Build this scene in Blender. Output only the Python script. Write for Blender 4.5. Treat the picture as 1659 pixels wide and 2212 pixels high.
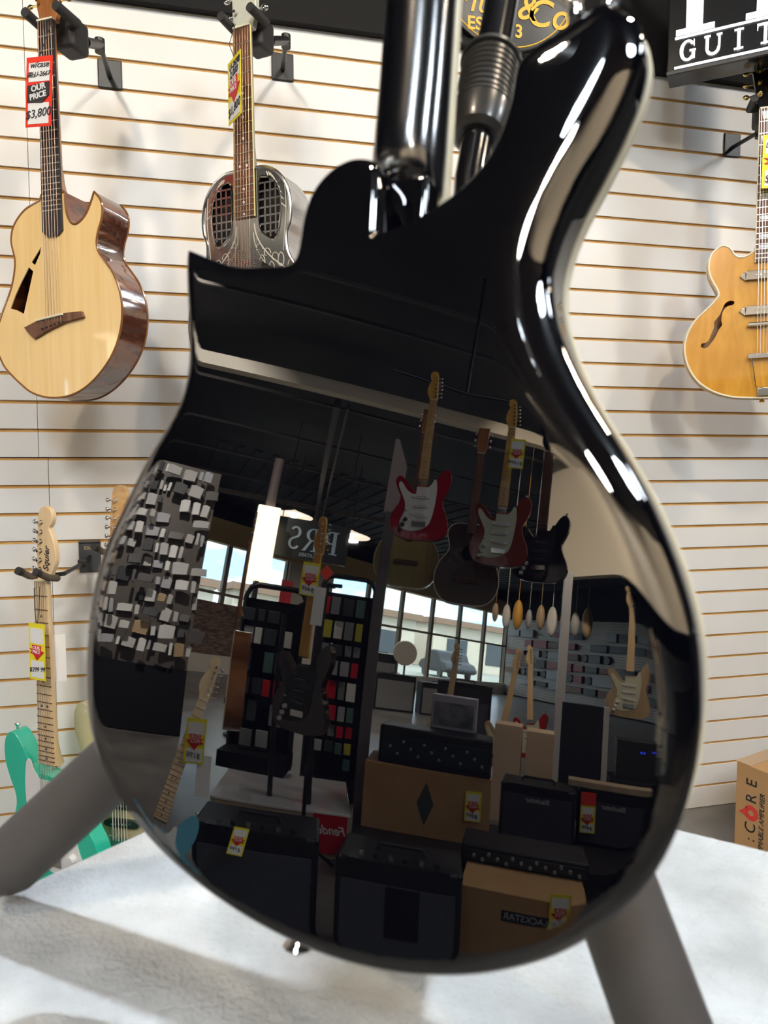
import bpy, bmesh, math, random
import numpy as np
from mathutils import Vector, Matrix, geometry
random.seed(7)
for o in list(bpy.data.objects): bpy.data.objects.remove(o)
S = bpy.context.scene
COL = S.collection
PI = math.pi

# ------------------------------------------------------------------ camera
CAM = Vector((0, 0, 1.2))
cd = bpy.data.cameras.new('camera'); cam = bpy.data.objects.new('camera', cd); COL.objects.link(cam)
cam.location = CAM
cam.rotation_euler = (math.radians(90 - 4.3), 0, math.radians(-13))
cd.sensor_fit = 'HORIZONTAL'; cd.sensor_width = 36; cd.lens = 36 * 1550 / 1659
cd.clip_start = 0.02; cd.clip_end = 300
cd.dof.use_dof = True; cd.dof.focus_distance = 2.2; cd.dof.aperture_fstop = 12.0
S.camera = cam
S.view_settings.view_transform = 'Standard'; S.view_settings.look = 'None'
S.view_settings.exposure = -0.28; S.view_settings.gamma = 1; S.view_settings.use_curve_mapping = False
S.cycles.max_bounces = 8; S.cycles.glossy_bounces = 5; S.cycles.caustics_reflective = False
S.cycles.sample_clamp_indirect = 6

# ------------------------------------------------------------------ sky
W = bpy.data.worlds.new('sky'); S.world = W; W.use_nodes = True
nt = W.node_tree; nt.nodes.clear()
out = nt.nodes.new('ShaderNodeOutputWorld'); bg = nt.nodes.new('ShaderNodeBackground')
tc = nt.nodes.new('ShaderNodeTexCoord'); nz = nt.nodes.new('ShaderNodeTexNoise'); rp = nt.nodes.new('ShaderNodeValToRGB')
mp = nt.nodes.new('ShaderNodeMapping'); mp.inputs['Scale'].default_value = (1, 1, 3)
nz.inputs['Scale'].default_value = 4.5; nz.inputs['Detail'].default_value = 6
rp.color_ramp.elements[0].position = 0.42; rp.color_ramp.elements[0].color = (0.36, 0.60, 0.85, 1)
rp.color_ramp.elements[1].position = 0.56; rp.color_ramp.elements[1].color = (0.95, 0.98, 1, 1)
nt.links.new(tc.outputs['Generated'], mp.inputs['Vector']); nt.links.new(mp.outputs[0], nz.inputs['Vector'])
nt.links.new(nz.outputs['Fac'], rp.inputs['Fac']); nt.links.new(rp.outputs[0], bg.inputs['Color'])
bg.inputs['Strength'].default_value = 24
nt.links.new(bg.outputs[0], out.inputs['Surface'])

# ------------------------------------------------------------------ lights (each has its fixture further down)
def lamp(name, loc, power, color, size, target=None, kind='AREA', spread=180):
    d = bpy.data.lights.new(name, kind); d.energy = power; d.color = color
    if kind == 'AREA': d.shape = 'DISK'; d.size = size; d.spread = math.radians(spread)
    elif kind == 'SPOT': d.shadow_soft_size = size; d.spot_size = math.radians(spread); d.spot_blend = .6
    else: d.shadow_soft_size = size
    o = bpy.data.objects.new(name, d); COL.objects.link(o); o.location = loc
    if target is not None: o.rotation_euler = (Vector(target) - Vector(loc)).to_track_quat('-Z', 'Y').to_euler()
    return o
WARM = (1, .83, .62); NEUT = (1, .93, .84); COOL = (.80, .90, 1)
SPOTS = [((-1.0, -.35, 3.45), (-.5, 2.13, 1.7), 32, WARM), ((1.15, -.2, 3.45), (.4, 2.13, 1.7), 32, WARM),
         ((2.7, .1, 3.45), (1.6, 2.13, 1.5), 27, WARM), ((.75, 1.25, 3.45), (.02, .45, .9), 7, COOL), ((-3.3, .75, 3.4), (-5.5, .9, 1.4), 170, NEUT),  # last entry is an extra lamp, added to brighten the crowded side wall
         ((-2.9, -2.35, 3.45), (-3.7, -3.6, 2.4), 120, WARM), ((-.9, -2.3, 3.45), (-1.5, -3.6, 2.5), 100, WARM), ((1.6, -2.4, 3.45), (1.4, -3.6, 2.5), 80, WARM)]
PANELS = [((-.9, -1.6, 3.5), 56, COOL), ((1.4, -1.9, 3.5), 56, COOL), ((3.3, -.6, 3.5), 42, COOL)]
for i, (p, t, e, c) in enumerate(SPOTS): lamp('spot_lamp_light', p, e, c, .14 if i != 3 else .07, t, spread=180 if i < 3 else (50 if i == 3 else 120))
PT = [(-.5, 2.1, .6), (.9, 2.1, .6), (1.9, 2.1, .6)]
for (p, e, c), t in zip(PANELS, PT): lamp('panel_light', Vector(p) + (Vector(t) - Vector(p)).normalized() * .03, e, c, .55, t)
PENDANTS = [((-7.6, -1.49, 2.70), 110), ((-7.34, -2.36, 2.55), 110), ((-9.6, -4.6, 2.75), 140), ((-12.0, -7.6, 2.9), 140)]
for p, e in PENDANTS: lamp('pendant_light', (p[0], p[1], p[2] - .06), e, NEUT, .25, (p[0], p[1], 0))
lamp('panel_light', (-.9, -2.9, 3.5), 70, NEUT, .5, (-1.9, -1.4, .4))

sn = bpy.data.lights.new('sun', 'SUN'); sn.energy = 22; sn.angle = .01; sn.color = (1, .95, .86)
so = bpy.data.objects.new('sun', sn); COL.objects.link(so); so.rotation_euler = Vector((-.55, -.45, -.75)).to_track_quat('-Z', 'Y').to_euler()

# ------------------------------------------------------------------ materials
MATS = {}
def mat(name, col, rough=.5, metal=0, ior=None, coat=0, emit=None, estr=0, spec=None, bump=None, trans=0):
    if name in MATS: return MATS[name]
    m = bpy.data.materials.new(name); m.use_nodes = True
    b = m.node_tree.nodes['Principled BSDF']
    b.inputs['Base Color'].default_value = (*col, 1); b.inputs['Roughness'].default_value = rough
    b.inputs['Metallic'].default_value = metal
    if ior: b.inputs['IOR'].default_value = ior
    if spec is not None: b.inputs['Specular IOR Level'].default_value = spec
    b.inputs['Coat Weight'].default_value = coat; b.inputs['Coat Roughness'].default_value = .03
    if emit: b.inputs['Emission Color'].default_value = (*emit, 1); b.inputs['Emission Strength'].default_value = estr
    if bump: add_bump(m, *bump)
    MATS[name] = m; return m
def add_bump(m, scale, strength, stretch=(1, 1, 1), kind='noise', dist=.001):
    n = m.node_tree; b = n.nodes['Principled BSDF']
    t = n.nodes.new('ShaderNodeTexCoord'); mp = n.nodes.new('ShaderNodeMapping'); mp.inputs['Scale'].default_value = stretch
    x = n.nodes.new('ShaderNodeTexNoise' if kind == 'noise' else 'ShaderNodeTexWave')
    x.inputs['Scale'].default_value = scale
    bu = n.nodes.new('ShaderNodeBump'); bu.inputs['Strength'].default_value = strength; bu.inputs['Distance'].default_value = dist
    n.links.new(t.outputs['Object'], mp.inputs[0]); n.links.new(mp.outputs[0], x.inputs['Vector'])
    n.links.new(x.outputs['Fac'], bu.inputs['Height']); n.links.new(bu.outputs[0], b.inputs['Normal'])
def vary(name, c1, c2, scale, stretch, rough=.4, coat=0, detail=4, lo=.35, hi=.65, bump=0, kind='noise', distort=0, spec=None):
    if name in MATS: return MATS[name]
    m = mat(name, c1, rough, coat=coat, spec=spec); n = m.node_tree; b = n.nodes['Principled BSDF']
    t = n.nodes.new('ShaderNodeTexCoord'); mp = n.nodes.new('ShaderNodeMapping'); mp.inputs['Scale'].default_value = stretch
    if kind == 'noise':
        x = n.nodes.new('ShaderNodeTexNoise'); x.inputs['Detail'].default_value = detail; x.inputs['Distortion'].default_value = distort
    else:
        x = n.nodes.new('ShaderNodeTexWave'); x.inputs['Distortion'].default_value = distort; x.inputs['Detail'].default_value = detail
    x.inputs['Scale'].default_value = scale
    r = n.nodes.new('ShaderNodeValToRGB'); r.color_ramp.elements[0].position = lo; r.color_ramp.elements[1].position = hi
    r.color_ramp.elements[0].color = (*c1, 1); r.color_ramp.elements[1].color = (*c2, 1)
    n.links.new(t.outputs['Object'], mp.inputs[0]); n.links.new(mp.outputs[0], x.inputs['Vector'])
    n.links.new(x.outputs['Fac'], r.inputs['Fac']); n.links.new(r.outputs[0], b.inputs['Base Color'])
    if bump:
        bu = n.nodes.new('ShaderNodeBump'); bu.inputs['Strength'].default_value = bump; bu.inputs['Distance'].default_value = .001
        n.links.new(x.outputs['Fac'], bu.inputs['Height']); n.links.new(bu.outputs[0], b.inputs['Normal'])
    return m
slat_white = vary('slat_white', (.78, .76, .72), (.84, .825, .80), 3, (1, 1, 1), rough=.42, lo=.3, hi=.7)
mdf = vary('mdf_groove', (.50, .27, .07), (.62, .36, .12), 30, (.3, 1, 1), rough=.7)
black_paint = mat('black_paint', (.008, .008, .009), .75, spec=.2)
black_metal = mat('black_metal', (.012, .012, .013), .42)
black_plastic = mat('black_plastic', (.02, .02, .022), .55)
rubber = vary('foam_rubber', (.040, .036, .035), (.075, .068, .065), 9, (1, 1, 1), rough=.62, lo=.3, hi=.7)
chrome = mat('chrome', (.86, .86, .87), .09, metal=1)
chrome_dark = mat('nickel', (.60, .60, .62), .2, metal=1)
gold = mat('gold_hardware', (.85, .62, .25), .22, metal=1)
gloss_black = mat('gloss_black_lacquer', (.0012, .0014, .003), .012, ior=2.12)
neck_black = mat('black_neck_lacquer', (.0015, .0018, .004), .17, ior=2.0)
cream = mat('cream_binding', (.86, .80, .62), .3)
spruce = vary('spruce_top', (.88, .58, .23), (.95, .68, .33), 2.2, (26, 1, 1.2), rough=.28, coat=.5, lo=.3, hi=.7)
koa = vary('figured_koa', (.085, .022, .010), (.21, .062, .025), 7, (.7, 1, 5), rough=.12, coat=1, kind='wave', distort=5, lo=.2, hi=.9)
maple = vary('pale_maple', (.80, .56, .30), (.88, .66, .40), 3, (16, 3, 1), rough=.35, coat=.4)
honey = vary('honey_maple_top', (.60, .27, .02), (.76, .38, .045), 5, (5, 1, 1.2), rough=.22, coat=.8, distort=1.2, lo=.35, hi=.7)
amber = vary('amber_maple', (.72, .36, .05), (.80, .44, .09), 3, (12, 1, 1), rough=.3, coat=.5)
rosewood = vary('rosewood', (.10, .042, .022), (.19, .085, .045), 6, (14, 2, 1), rough=.5)
ebony = vary('ebony', (.018, .016, .018), (.035, .03, .032), 6, (14, 2, 1), rough=.4)
mahog = vary('mahogany', (.30, .11, .035), (.42, .17, .06), 5, (10, 1, 1), rough=.2, coat=.8)
seafoam = mat('seafoam_green_lacquer', (.02, .56, .38), .12, coat=1)
cream_lac = mat('cream_lacquer', (.66, .55, .33), .15, coat=.8)
blue_lac = mat('light_blue_lacquer', (.13, .42, .58), .2, coat=.6)
red_lac = mat('red_lacquer', (.35, .008, .012), .1, coat=1)
sun_lac = mat('red_brown_sunburst_lacquer', (.22, .03, .012), .12, coat=1)
pg_white = mat('white_pickguard', (.82, .81, .80), .3)
pg_mint = mat('mint_pickguard', (.62, .64, .50), .35)
pearl = mat('pearl_inlay', (.80, .84, .88), .25)
dot_black = mat('black_dot', (.02, .018, .015), .5)
steel = mat('string_steel', (.70, .66, .60), .3, metal=1)
bronze = mat('string_bronze', (.72, .50, .34), .35, metal=1)
carton = vary('corrugated_cardboard', (.50, .29, .13), (.56, .34, .165), 5, (1, 1, 1), rough=.75, spec=.2)
carton_pale = vary('pale_cardboard', (.66, .50, .36), (.72, .56, .42), 5, (1, 1, 1), rough=.75)
yellow = mat('yellow_card', (.90, .78, .02), .5)
red = mat('red_card', (.86, .045, .02), .5)
deep_red = mat('deep_red_card', (.62, .01, .02), .5)
white_card = mat('white_card', (.88, .87, .86), .5)
ink = mat('black_ink', (.02, .02, .025), .6)
red_ink = mat('red_ink', (.78, .06, .05), .6)
gold_ink = mat('gold_lettering', (.80, .48, .05), .45)
wood_edge = vary('pale_plywood', (.50, .38, .25), (.60, .46, .32), 4, (1, 6, 6), rough=.6)
grey_board = mat('grey_board', (.25, .25, .26), .6)
drywall = mat('cream_drywall', (.80, .74, .64), .7)
header_mat = mat('cream_window_header', (.85, .62, .30), .7)
mull = mat('bronze_mullion', (.22, .16, .09), .5)
tolex = mat('black_tolex', (.013, .013, .016), .5, bump=(900, .5))
cloth_grille = None

# ------------------------------------------------------------------ mesh helpers
class MB:
    def __init__(s): s.v = []; s.f = []
    def add(s, vs, fs):
        n = len(s.v); s.v += [tuple(v) for v in vs]; s.f += [tuple(i + n for i in f) for f in fs]; return s
    def box(s, c, d, R=None):
        x, y, z = d[0] / 2, d[1] / 2, d[2] / 2
        vs = [Vector((a * x, b * y, e * z)) for a in (-1, 1) for b in (-1, 1) for e in (-1, 1)]
        if R is not None: vs = [R @ v for v in vs]
        vs = [v + Vector(c) for v in vs]
        return s.add(vs, [(0, 1, 3, 2), (4, 6, 7, 5), (0, 4, 5, 1), (2, 3, 7, 6), (0, 2, 6, 4), (1, 5, 7, 3)])
    def tube(s, pts, r, seg=12, caps=True, flat=None):
        pts = [Vector(p) for p in pts]; rs = r if isinstance(r, (list, tuple)) else [r] * len(pts)
        n = len(pts); up = None; vs = []
        for i, p in enumerate(pts):
            t = (pts[min(i + 1, n - 1)] - pts[max(i - 1, 0)])
            if t.length < 1e-9: t = Vector((0, 0, 1))
            t.normalize()
            if up is None: up = t.orthogonal().normalized()
            else: up = (up - t * up.dot(t)).normalized()
            w = t.cross(up)
            for k in range(seg):
                a = 2 * PI * k / seg
                vs.append(p + rs[i] * (math.cos(a) * up + math.sin(a) * w))
        fs = []
        for i in range(n - 1):
            for k in range(seg):
                a = i * seg + k; b = i * seg + (k + 1) % seg
                fs.append((a, b, b + seg, a + seg))
        if caps: fs += [tuple(range(seg))[::-1], tuple((n - 1) * seg + k for k in range(seg))]
        return s.add(vs, fs)
    def prism(s, pts, y0, y1):      # outline in x,z extruded along y
        n = len(pts)
        vs = [(p[0], y0, p[1]) for p in pts] + [(p[0], y1, p[1]) for p in pts]
        return s.add(vs, [tuple(range(n)), tuple(range(n, 2 * n))[::-1]] + [(i, i + n, (i + 1) % n + n, (i + 1) % n) for i in range(n)])
    def prism_z(s, pts, z0, z1):
        n = len(pts)
        vs = [(p[0], p[1], z0) for p in pts] + [(p[0], p[1], z1) for p in pts]
        return s.add(vs, [tuple(range(n))[::-1], tuple(range(n, 2 * n))] + [(i, (i + 1) % n, (i + 1) % n + n, i + n) for i in range(n)])
    def plate(s, outer, holes, y0, y1):
        loops = [outer] + holes
        flat = [p for l in loops for p in l]; n = len(flat)
        tris = geometry.tessellate_polygon([[Vector((p[0], p[1], 0)) for p in l] for l in loops])
        vs = [(p[0], y0, p[1]) for p in flat] + [(p[0], y1, p[1]) for p in flat]
        fs = [tuple(t) for t in tris] + [tuple(i + n for i in t)[::-1] for t in tris]
        k = 0
        for l in loops:
            m = len(l)
            for i in range(m): a, b = k + i, k + (i + 1) % m; fs.append((a, a + n, b + n, b))
            k += m
        return s.add(vs, fs)
    def ball(s, c, r, seg=16, rings=10, sc=(1, 1, 1)):
        vs = []; fs = []
        for i in range(rings + 1):
            th = PI * i / rings
            for k in range(seg):
                a = 2 * PI * k / seg
                vs.append((c[0] + r * sc[0] * math.sin(th) * math.cos(a), c[1] + r * sc[1] * math.sin(th) * math.sin(a), c[2] + r * sc[2] * math.cos(th)))
        for i in range(rings):
            for k in range(seg):
                a = i * seg + k; b = i * seg + (k + 1) % seg
                fs.append((a, a + seg, b + seg, b))
        return s.add(vs, fs)
    def lathe(s, prof, c=(0, 0, 0), axis='z', seg=24):
        vs = []; fs = []; n = len(prof)
        for (r, h) in prof:
            for k in range(seg):
                a = 2 * PI * k / seg; x, y = r * math.cos(a), r * math.sin(a)
                v = (x, y, h) if axis == 'z' else ((x, h, y) if axis == 'y' else (h, x, y))
                vs.append((v[0] + c[0], v[1] + c[1], v[2] + c[2]))
        for i in range(n - 1):
            for k in range(seg):
                a = i * seg + k; b = i * seg + (k + 1) % seg
                fs.append((a, b, b + seg, a + seg))
        fs += [tuple(range(seg))[::-1], tuple((n - 1) * seg + k for k in range(seg))]
        return s.add(vs, fs)
    def build(s, name, m, parent=None, bevel=0, smooth=40, seg=3):
        me = bpy.data.meshes.new(name); me.from_pydata(s.v, [], s.f)
        bm = bmesh.new(); bm.from_mesh(me); bmesh.ops.remove_doubles(bm, verts=bm.verts, dist=1e-6)
        bmesh.ops.recalc_face_normals(bm, faces=bm.faces); bm.to_mesh(me); bm.free()
        o = bpy.data.objects.new(name, me); COL.objects.link(o); me.materials.append(m)
        if parent is not None: o.parent = parent
        if bevel:
            md = o.modifiers.new('bevel', 'BEVEL'); md.width = bevel; md.segments = seg; md.limit_method = 'ANGLE'; md.angle_limit = math.radians(50)
        if smooth:
            me.shade_smooth(); me.set_sharp_from_angle(angle=math.radians(smooth))
        return o
def empty(name, loc=(0, 0, 0), rz=0, label=None, cat=None, group=None, M=None):
    o = bpy.data.objects.new(name, None); COL.objects.link(o); o.empty_display_size = .05
    if M is not None: o.matrix_world = M
    else: o.location = loc; o.rotation_euler = (0, 0, rz)
    tag(o, label, cat, group); return o
def tag(o, label=None, cat=None, group=None, kind=None):
    if label: o['label'] = label
    if cat: o['category'] = cat
    if group: o['group'] = group
    if kind: o['kind'] = kind
    return o
def copy_tree(o, parent=None, name=None):
    c = o.copy(); COL.objects.link(c); c.parent = parent
    for ch in [x for x in bpy.data.objects if x.parent == o]: copy_tree(ch, c)
    return c
def facing(n): return math.atan2(n[0], -n[1])
def spline(pts, n=8, closed=True, corners=()):
    P = [Vector(p) for p in pts]; N = len(P); o = []
    for i in range(N if closed else N - 1):
        p1, p2 = P[i], P[(i + 1) % N]
        p0 = P[(i - 1) % N] if (closed or i > 0) else p1; p3 = P[(i + 2) % N] if (closed or i + 2 < N) else p2
        if i in corners: p0 = p1
        if (i + 1) % N in corners: p3 = p2
        for k in range(n):
            t = k / n
            q = .5 * ((2 * p1) + (p2 - p0) * t + (2 * p0 - 5 * p1 + 4 * p2 - p3) * t * t + (3 * p1 - p0 - 3 * p2 + p3) * t ** 3)
            o.append(tuple(q))
    if not closed: o.append(tuple(P[-1]))
    return o
def text(s, size, loc, m, parent=None, name='lettering', rot=(PI / 2, 0, 0), depth=.0006, shear=0, align='CENTER', sx=1, bold=0, M=None):
    c = bpy.data.curves.new(name, 'FONT'); c.body = s; c.size = size; c.extrude = depth; c.shear = shear
    c.align_x = align; c.align_y = 'CENTER'; c.offset = bold
    t = bpy.data.objects.new(name, c); COL.objects.link(t)
    bpy.context.view_layer.update()
    me = bpy.data.meshes.new_from_object(t); bpy.data.objects.remove(t)
    o = bpy.data.objects.new(name, me); COL.objects.link(o); me.materials.clear(); me.materials.append(m)
    if parent is not None: o.parent = parent
    if M is not None: o.matrix_local = M
    else: o.location = loc; o.rotation_euler = rot; o.scale = (sx, 1, 1)
    return o
def basis(x, y, z, loc):
    M = Matrix.Identity(4)
    for i, v in enumerate((x, y, z)):
        for k in range(3): M[k][i] = v[k]
    for k in range(3): M[k][3] = loc[k]
    return M

# ================================================================== THE ROOM
FL = -.03; CE = 3.6; WY = 2.134
# slatwall: 8 ft tall, sheets 2.44 wide, grooves every 76.7 mm
def slat_sheet(x0, x1, z0, z1, y, name):
    mw, mg = MB(), MB(); G = .0095
    zs = [2.349 - k * .0767 for k in range(0, 31)]
    edges = []
    z = z1
    for g in zs:
        if g + G / 2 >= z1 + .03 or g - G / 2 <= z0: continue
        top = min(z, z1)
        edges.append((g + G / 2, top)); z = g - G / 2
    edges.append((z0, z))
    for a, b in edges:
        if b - a < .002: continue
        mw.box(((x0 + x1) / 2, y + .003, (a + b) / 2), (x1 - x0, .006, b - a))
    mg.box(((x0 + x1) / 2, y + .0105, (z0 + z1) / 2), (x1 - x0, .009, z1 - z0))
    return mw, mg
white, brown = MB(), MB()
x_seams_top = [-10.24, -7.8, -5.36, -2.92, -.478, 1.962, 4.4]
x_seams_low = [-10.22, -7.78, -5.34, -2.90, -.455, 1.985, 4.4]
for seams, z0, z1 in ((x_seams_top, 1.2025, 2.42), (x_seams_low, -.028, 1.2005)):
    for a, b in zip([-11.3] + seams[:-1], seams):
        w_, g_ = slat_sheet(a + .0008, b - .0008, z0, z1, WY, 's'); white.add(w_.v, w_.f); brown.add(g_.v, g_.f)
wl = white.build('wall_front', slat_white, smooth=0); tag(wl, kind='structure')
gl = brown.build('wall_front', mdf, smooth=0); tag(gl, kind='structure')
MB().box((-3.4, WY + .08, 1.8), (16, .1, 3.7)).build('wall_front', black_paint, smooth=0)['kind'] = 'structure'
# black soffit above the slatwall
MB().box((-3.45, WY - .004, 3.02), (15.8, .03, 1.194)).build('trim_1', black_paint, smooth=0)['kind'] = 'structure'
MB().box((-3.45, WY - .012, 2.428), (15.8, .03, .022)).build('trim_2', black_paint, smooth=0)['kind'] = 'structure'
conc = vary('sealed_concrete', (.10, .095, .088), (.21, .20, .19), 2.2, (1, 1, 1), rough=.28, detail=8, lo=.3, hi=.7)
MB().box((-5, -5, FL - .05), (26, 20, .1)).build('floor', conc, smooth=0)['kind'] = 'structure'
MB().box((-3.4, WY + .022, FL + .012), (15.8, .03, .03)).build('baseboard_front', mat('dark_base', (.04, .025, .012), .7), smooth=0)['kind'] = 'structure'
deck = mat('black_deck', (.010, .010, .011), .7)
MB().box((-5, -5, CE + .05), (26, 20, .1)).build('ceiling', deck, smooth=0)['kind'] = 'structure'
m = MB()
for k in range(46): m.box((-12.2, 1.9 - k * .30, CE - .012), (8.6, .11, .024))
m.build('ceiling', mat('dark_deck_rib', (.0125, .012, .0115), .7), smooth=0)['kind'] = 'structure'
MB().box((4.45, -5.2, 1.8), (.1, 14.9, 3.7)).build('wall_right', mat('dark_wall_paint', (.05, .05, .055), .7), smooth=0)['kind'] = 'structure'
MB().box((-6.3, -12.55, 1.8), (21.6, .1, 3.7)).build('wall_back', black_paint, smooth=0)['kind'] = 'structure'
bw = MB()
for k in range(34): bw.box((-6.3, -12.49, .02 + k * .0767 + .033), (21.4, .012, .067))
bw.build('wall_back', mat('tan_slats', (.34, .29, .25), .5), smooth=0)['kind'] = 'structure'
# window wall: from A to B, glass between piers
WA = Vector((-11.3, 2.13)); WB = Vector((-16.9, -12.5)); wd = (WB - WA); WLEN = wd.length; wd.normalize()
wn = Vector((-wd.y, wd.x));
if wn.x < 0: wn = -wn
def wpt(f, z, off=0): p = WA + wd * (f * WLEN) + wn * off; return Vector((p.x, p.y, z))
WR = Matrix(((wd.x, wn.x, 0), (wd.y, wn.y, 0), (0, 0, 1)))
def wbox(mb, f0, f1, z0, z1, off, th): c = wpt((f0 + f1) / 2, (z0 + z1) / 2, off); mb.box(c, ((f1 - f0) * WLEN, th, z1 - z0), WR)
m = MB(); wbox(m, -.01, 1.01, 2.72, 3.22, .0, .3); m.build('wall_left', header_mat, smooth=0)['kind'] = 'structure'
brick = vary('brown_goods_wall', (.10, .055, .035), (.32, .22, .16), 6, (1, 1, 5), rough=.8, lo=.35, hi=.65)
m = MB(); wbox(m, -.01, .175, .35, 2.72, .0, .25); wbox(m, .175, .345, .35, 1.45, .0, .25); m.build('wall_left', brick, smooth=0)['kind'] = 'structure'
m = MB(); wbox(m, -.01, 1.01, 3.22, 3.65, .0, .3); m.build('wall_left', black_paint, smooth=0)['kind'] = 'structure'
m = MB(); wbox(m, -.01, 1.01, FL, .35, .0, .25);  wbox(m, .345, .44, .35, 2.72, 0, .25); m.build('wall_left', drywall, smooth=0)['kind'] = 'structure'
glass = bpy.data.materials.new('window_glass'); glass.use_nodes = True; n = glass.node_tree; n.nodes.clear()
o_ = n.nodes.new('ShaderNodeOutputMaterial'); mx_ = n.nodes.new('ShaderNodeMixShader'); tr_ = n.nodes.new('ShaderNodeBsdfTransparent'); gs_ = n.nodes.new('ShaderNodeBsdfGlossy')
gs_.inputs['Roughness'].default_value = .02; mx_.inputs[0].default_value = .06; tr_.inputs['Color'].default_value = (.93, .97, .96, 1)
n.links.new(tr_.outputs[0], mx_.inputs[1]); n.links.new(gs_.outputs[0], mx_.inputs[2]); n.links.new(mx_.outputs[0], o_.inputs[0])
for wi, (f0, f1, nn, zs_) in enumerate(((.175, .345, 3, 1.45), (.44, .998, 6, .35))):
    r = empty('window_%d' % (wi + 1), wpt((f0 + f1) / 2, zs_)); r['kind'] = 'structure'
    inv = Matrix.Translation(-r.location)
    for k in range(nn + 1):
        f = f0 + (f1 - f0) * k / nn; q = MB(); wbox(q, f - .0035, f + .0035, zs_, 2.72, .02, .12)
        b = q.build('mullion', mull, r, smooth=0); b.matrix_local = inv
    q = MB(); wbox(q, f0, f1, max(1.62, zs_), max(1.62, zs_) + .06, .02, .1); q.build('mullion', mull, r, smooth=0).matrix_local = inv
    q = MB(); wbox(q, f0, f1, zs_, 2.72, -.02, .008); q.build('window_pane', glass, r, smooth=0).matrix_local = inv
# ceiling beams
beamm = mat('pale_steel_beam', (.78, .72, .62), .6)
def bar(mb, a, b, w, h):
    a, b = Vector(a), Vector(b); d = (b - a); L = d.length; d.normalize(); up = Vector((0, 0, 1)); s = d.cross(up).normalized(); u = s.cross(d)
    R = Matrix((tuple(s), tuple(d), tuple(u))).transposed(); mb.box((a + b) / 2, (w, L, h), R)
m = MB(); bar(m, (-4.95, 2.0, 3.31), (-3.6, -5.5, 3.31), .10, .12); m.build('trim_3', beamm, smooth=0)['kind'] = 'structure'
m = MB(); bar(m, (-4.7, -1.0, 3.3), (-12.5, -3.25, 3.3), .07, .1); bar(m, (-4.7, -1.12, 3.3), (-12.5, -3.4, 3.3), .03, .05); m.build('trim_4', mat('dark_steel_beam', (.10, .095, .09), .6), smooth=0)['kind'] = 'structure'
m = MB(); bar(m, (-10.6, 2.0, 3.35), (-8.3, -8.5, 3.35), .05, .08); m.build('trim_5', mat('dim_steel', (.16, .14, .12), .6), smooth=0)['kind'] = 'structure'
m = MB()
for k in range(4): bar(m, (-5.6 - 1.3 * k, 2.0, 3.45), (-4.4 - 1.3 * k, -6.5, 3.45), .02, .03)
for k in range(2): bar(m, (-3.9 + .45 * k, 2.0, 3.45), (-2.6 + .45 * k, -5.5, 3.45), .025, .03)
m.build('trim_6', mat('grey_conduit', (.06, .055, .05), .5), smooth=0)['kind'] = 'structure'
# cream bulkhead hung behind the camera
m = MB(); m.box((.02, -3.6, 2.81), (8.85, .14, 1.60)); m.build('wall_back', drywall, smooth=0)['kind'] = 'structure'
m = MB(); m.box((1.4, -4.9, .6), (5.8, .1, 1.26)); m.build('wall_back', mat('dark_partition', (.05, .045, .045), .6), smooth=0)['kind'] = 'structure'

# ================================================================== LIGHT FIXTURES
lamp_face = mat('lamp_face', (.9, .9, .9), .5, emit=(1, .9, .75), estr=9)
panel_face = mat('panel_face', (.9, .9, .9), .5, emit=(.85, .93, 1), estr=6)
sd = ['above the spruce guitar', 'above the metal-bodied guitar', 'above the honey guitar']
sl = ['black ceiling spot aimed at the slatwall ' + k for k in sd] + ['black ceiling spot aimed down at the display table', 'black ceiling spot added to brighten the crowded side wall', 'black ceiling spot washing the left end of the cream bulkhead', 'black ceiling spot washing the middle of the cream bulkhead', 'black ceiling spot washing the right end of the cream bulkhead']
for i, (p, t, e, c) in enumerate(SPOTS):
    d = (Vector(t) - Vector(p)).normalized(); q = d.to_track_quat('-Z', 'Y').to_matrix().to_4x4(); q.translation = Vector(p) - d * .012
    r = empty('track_light', label=sl[i], cat='lamp', group='ceiling spots', M=q)
    MB().lathe([(.03, .14), (.075, .12), (.085, .0), (.08, .0), (.07, .09), (.02, .1)]).build('lamp_housing', black_metal, r)
    MB().lathe([(.07, .022), (.07, .02)]).build('lamp_face', lamp_face, r)
    MB().tube([(0, 0, .13), (0, .02, .18)], .012).build('stem', black_metal, r)
for i, (p, e, c) in enumerate(PANELS + [((-.9, -2.9, 3.5), 70, NEUT)]):
    r = empty('ceiling_panel', (p[0], p[1], p[2] + .02), label='round white ceiling light ' + ['behind the camera on the left', 'behind the camera in the middle', 'at the far right', 'closest to the cream bulkhead'][i], cat='lamp', group='round ceiling lights')
    t = PT[i] if i < 3 else (-1.9, -1.4, .4)
    r.rotation_euler = (Vector(t) - Vector(p)).to_track_quat('-Z', 'Y').to_euler()
    MB().lathe([(.31, .06), (.31, -.02), (.285, -.02), (.285, .04)]).build('rim', black_metal, r)
    MB().lathe([(.28, .02), (.28, .012)]).build('diffuser', panel_face, r)
glow = mat('pendant_glow', (.9, .9, .9), .5, emit=(1, .86, .66), estr=8); hot = mat('bulb_glow', (1, 1, 1), .5, emit=(1, .95, .85), estr=60)
pl = ['nearest the glowing pillar', 'beside the post', 'over the sales floor', 'close to the windows']
for i, (p, e) in enumerate(PENDANTS):
    r = empty('pendant_lamp', p, label='shallow white pendant lamp ' + pl[i], cat='lamp', group='pendant lamps')
    MB().lathe([(.03, .09), (.05, .08), (.30, .01), (.29, .0), (.05, .06), (.01, .065)]).build('shade', glow, r)
    MB().ball((0, 0, -.0), .045).build('bulb', hot, r)
    MB().tube([(0, 0, .08), (0, 0, CE - p[2])], .006, 6).build('cord', black_metal, r)

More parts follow.
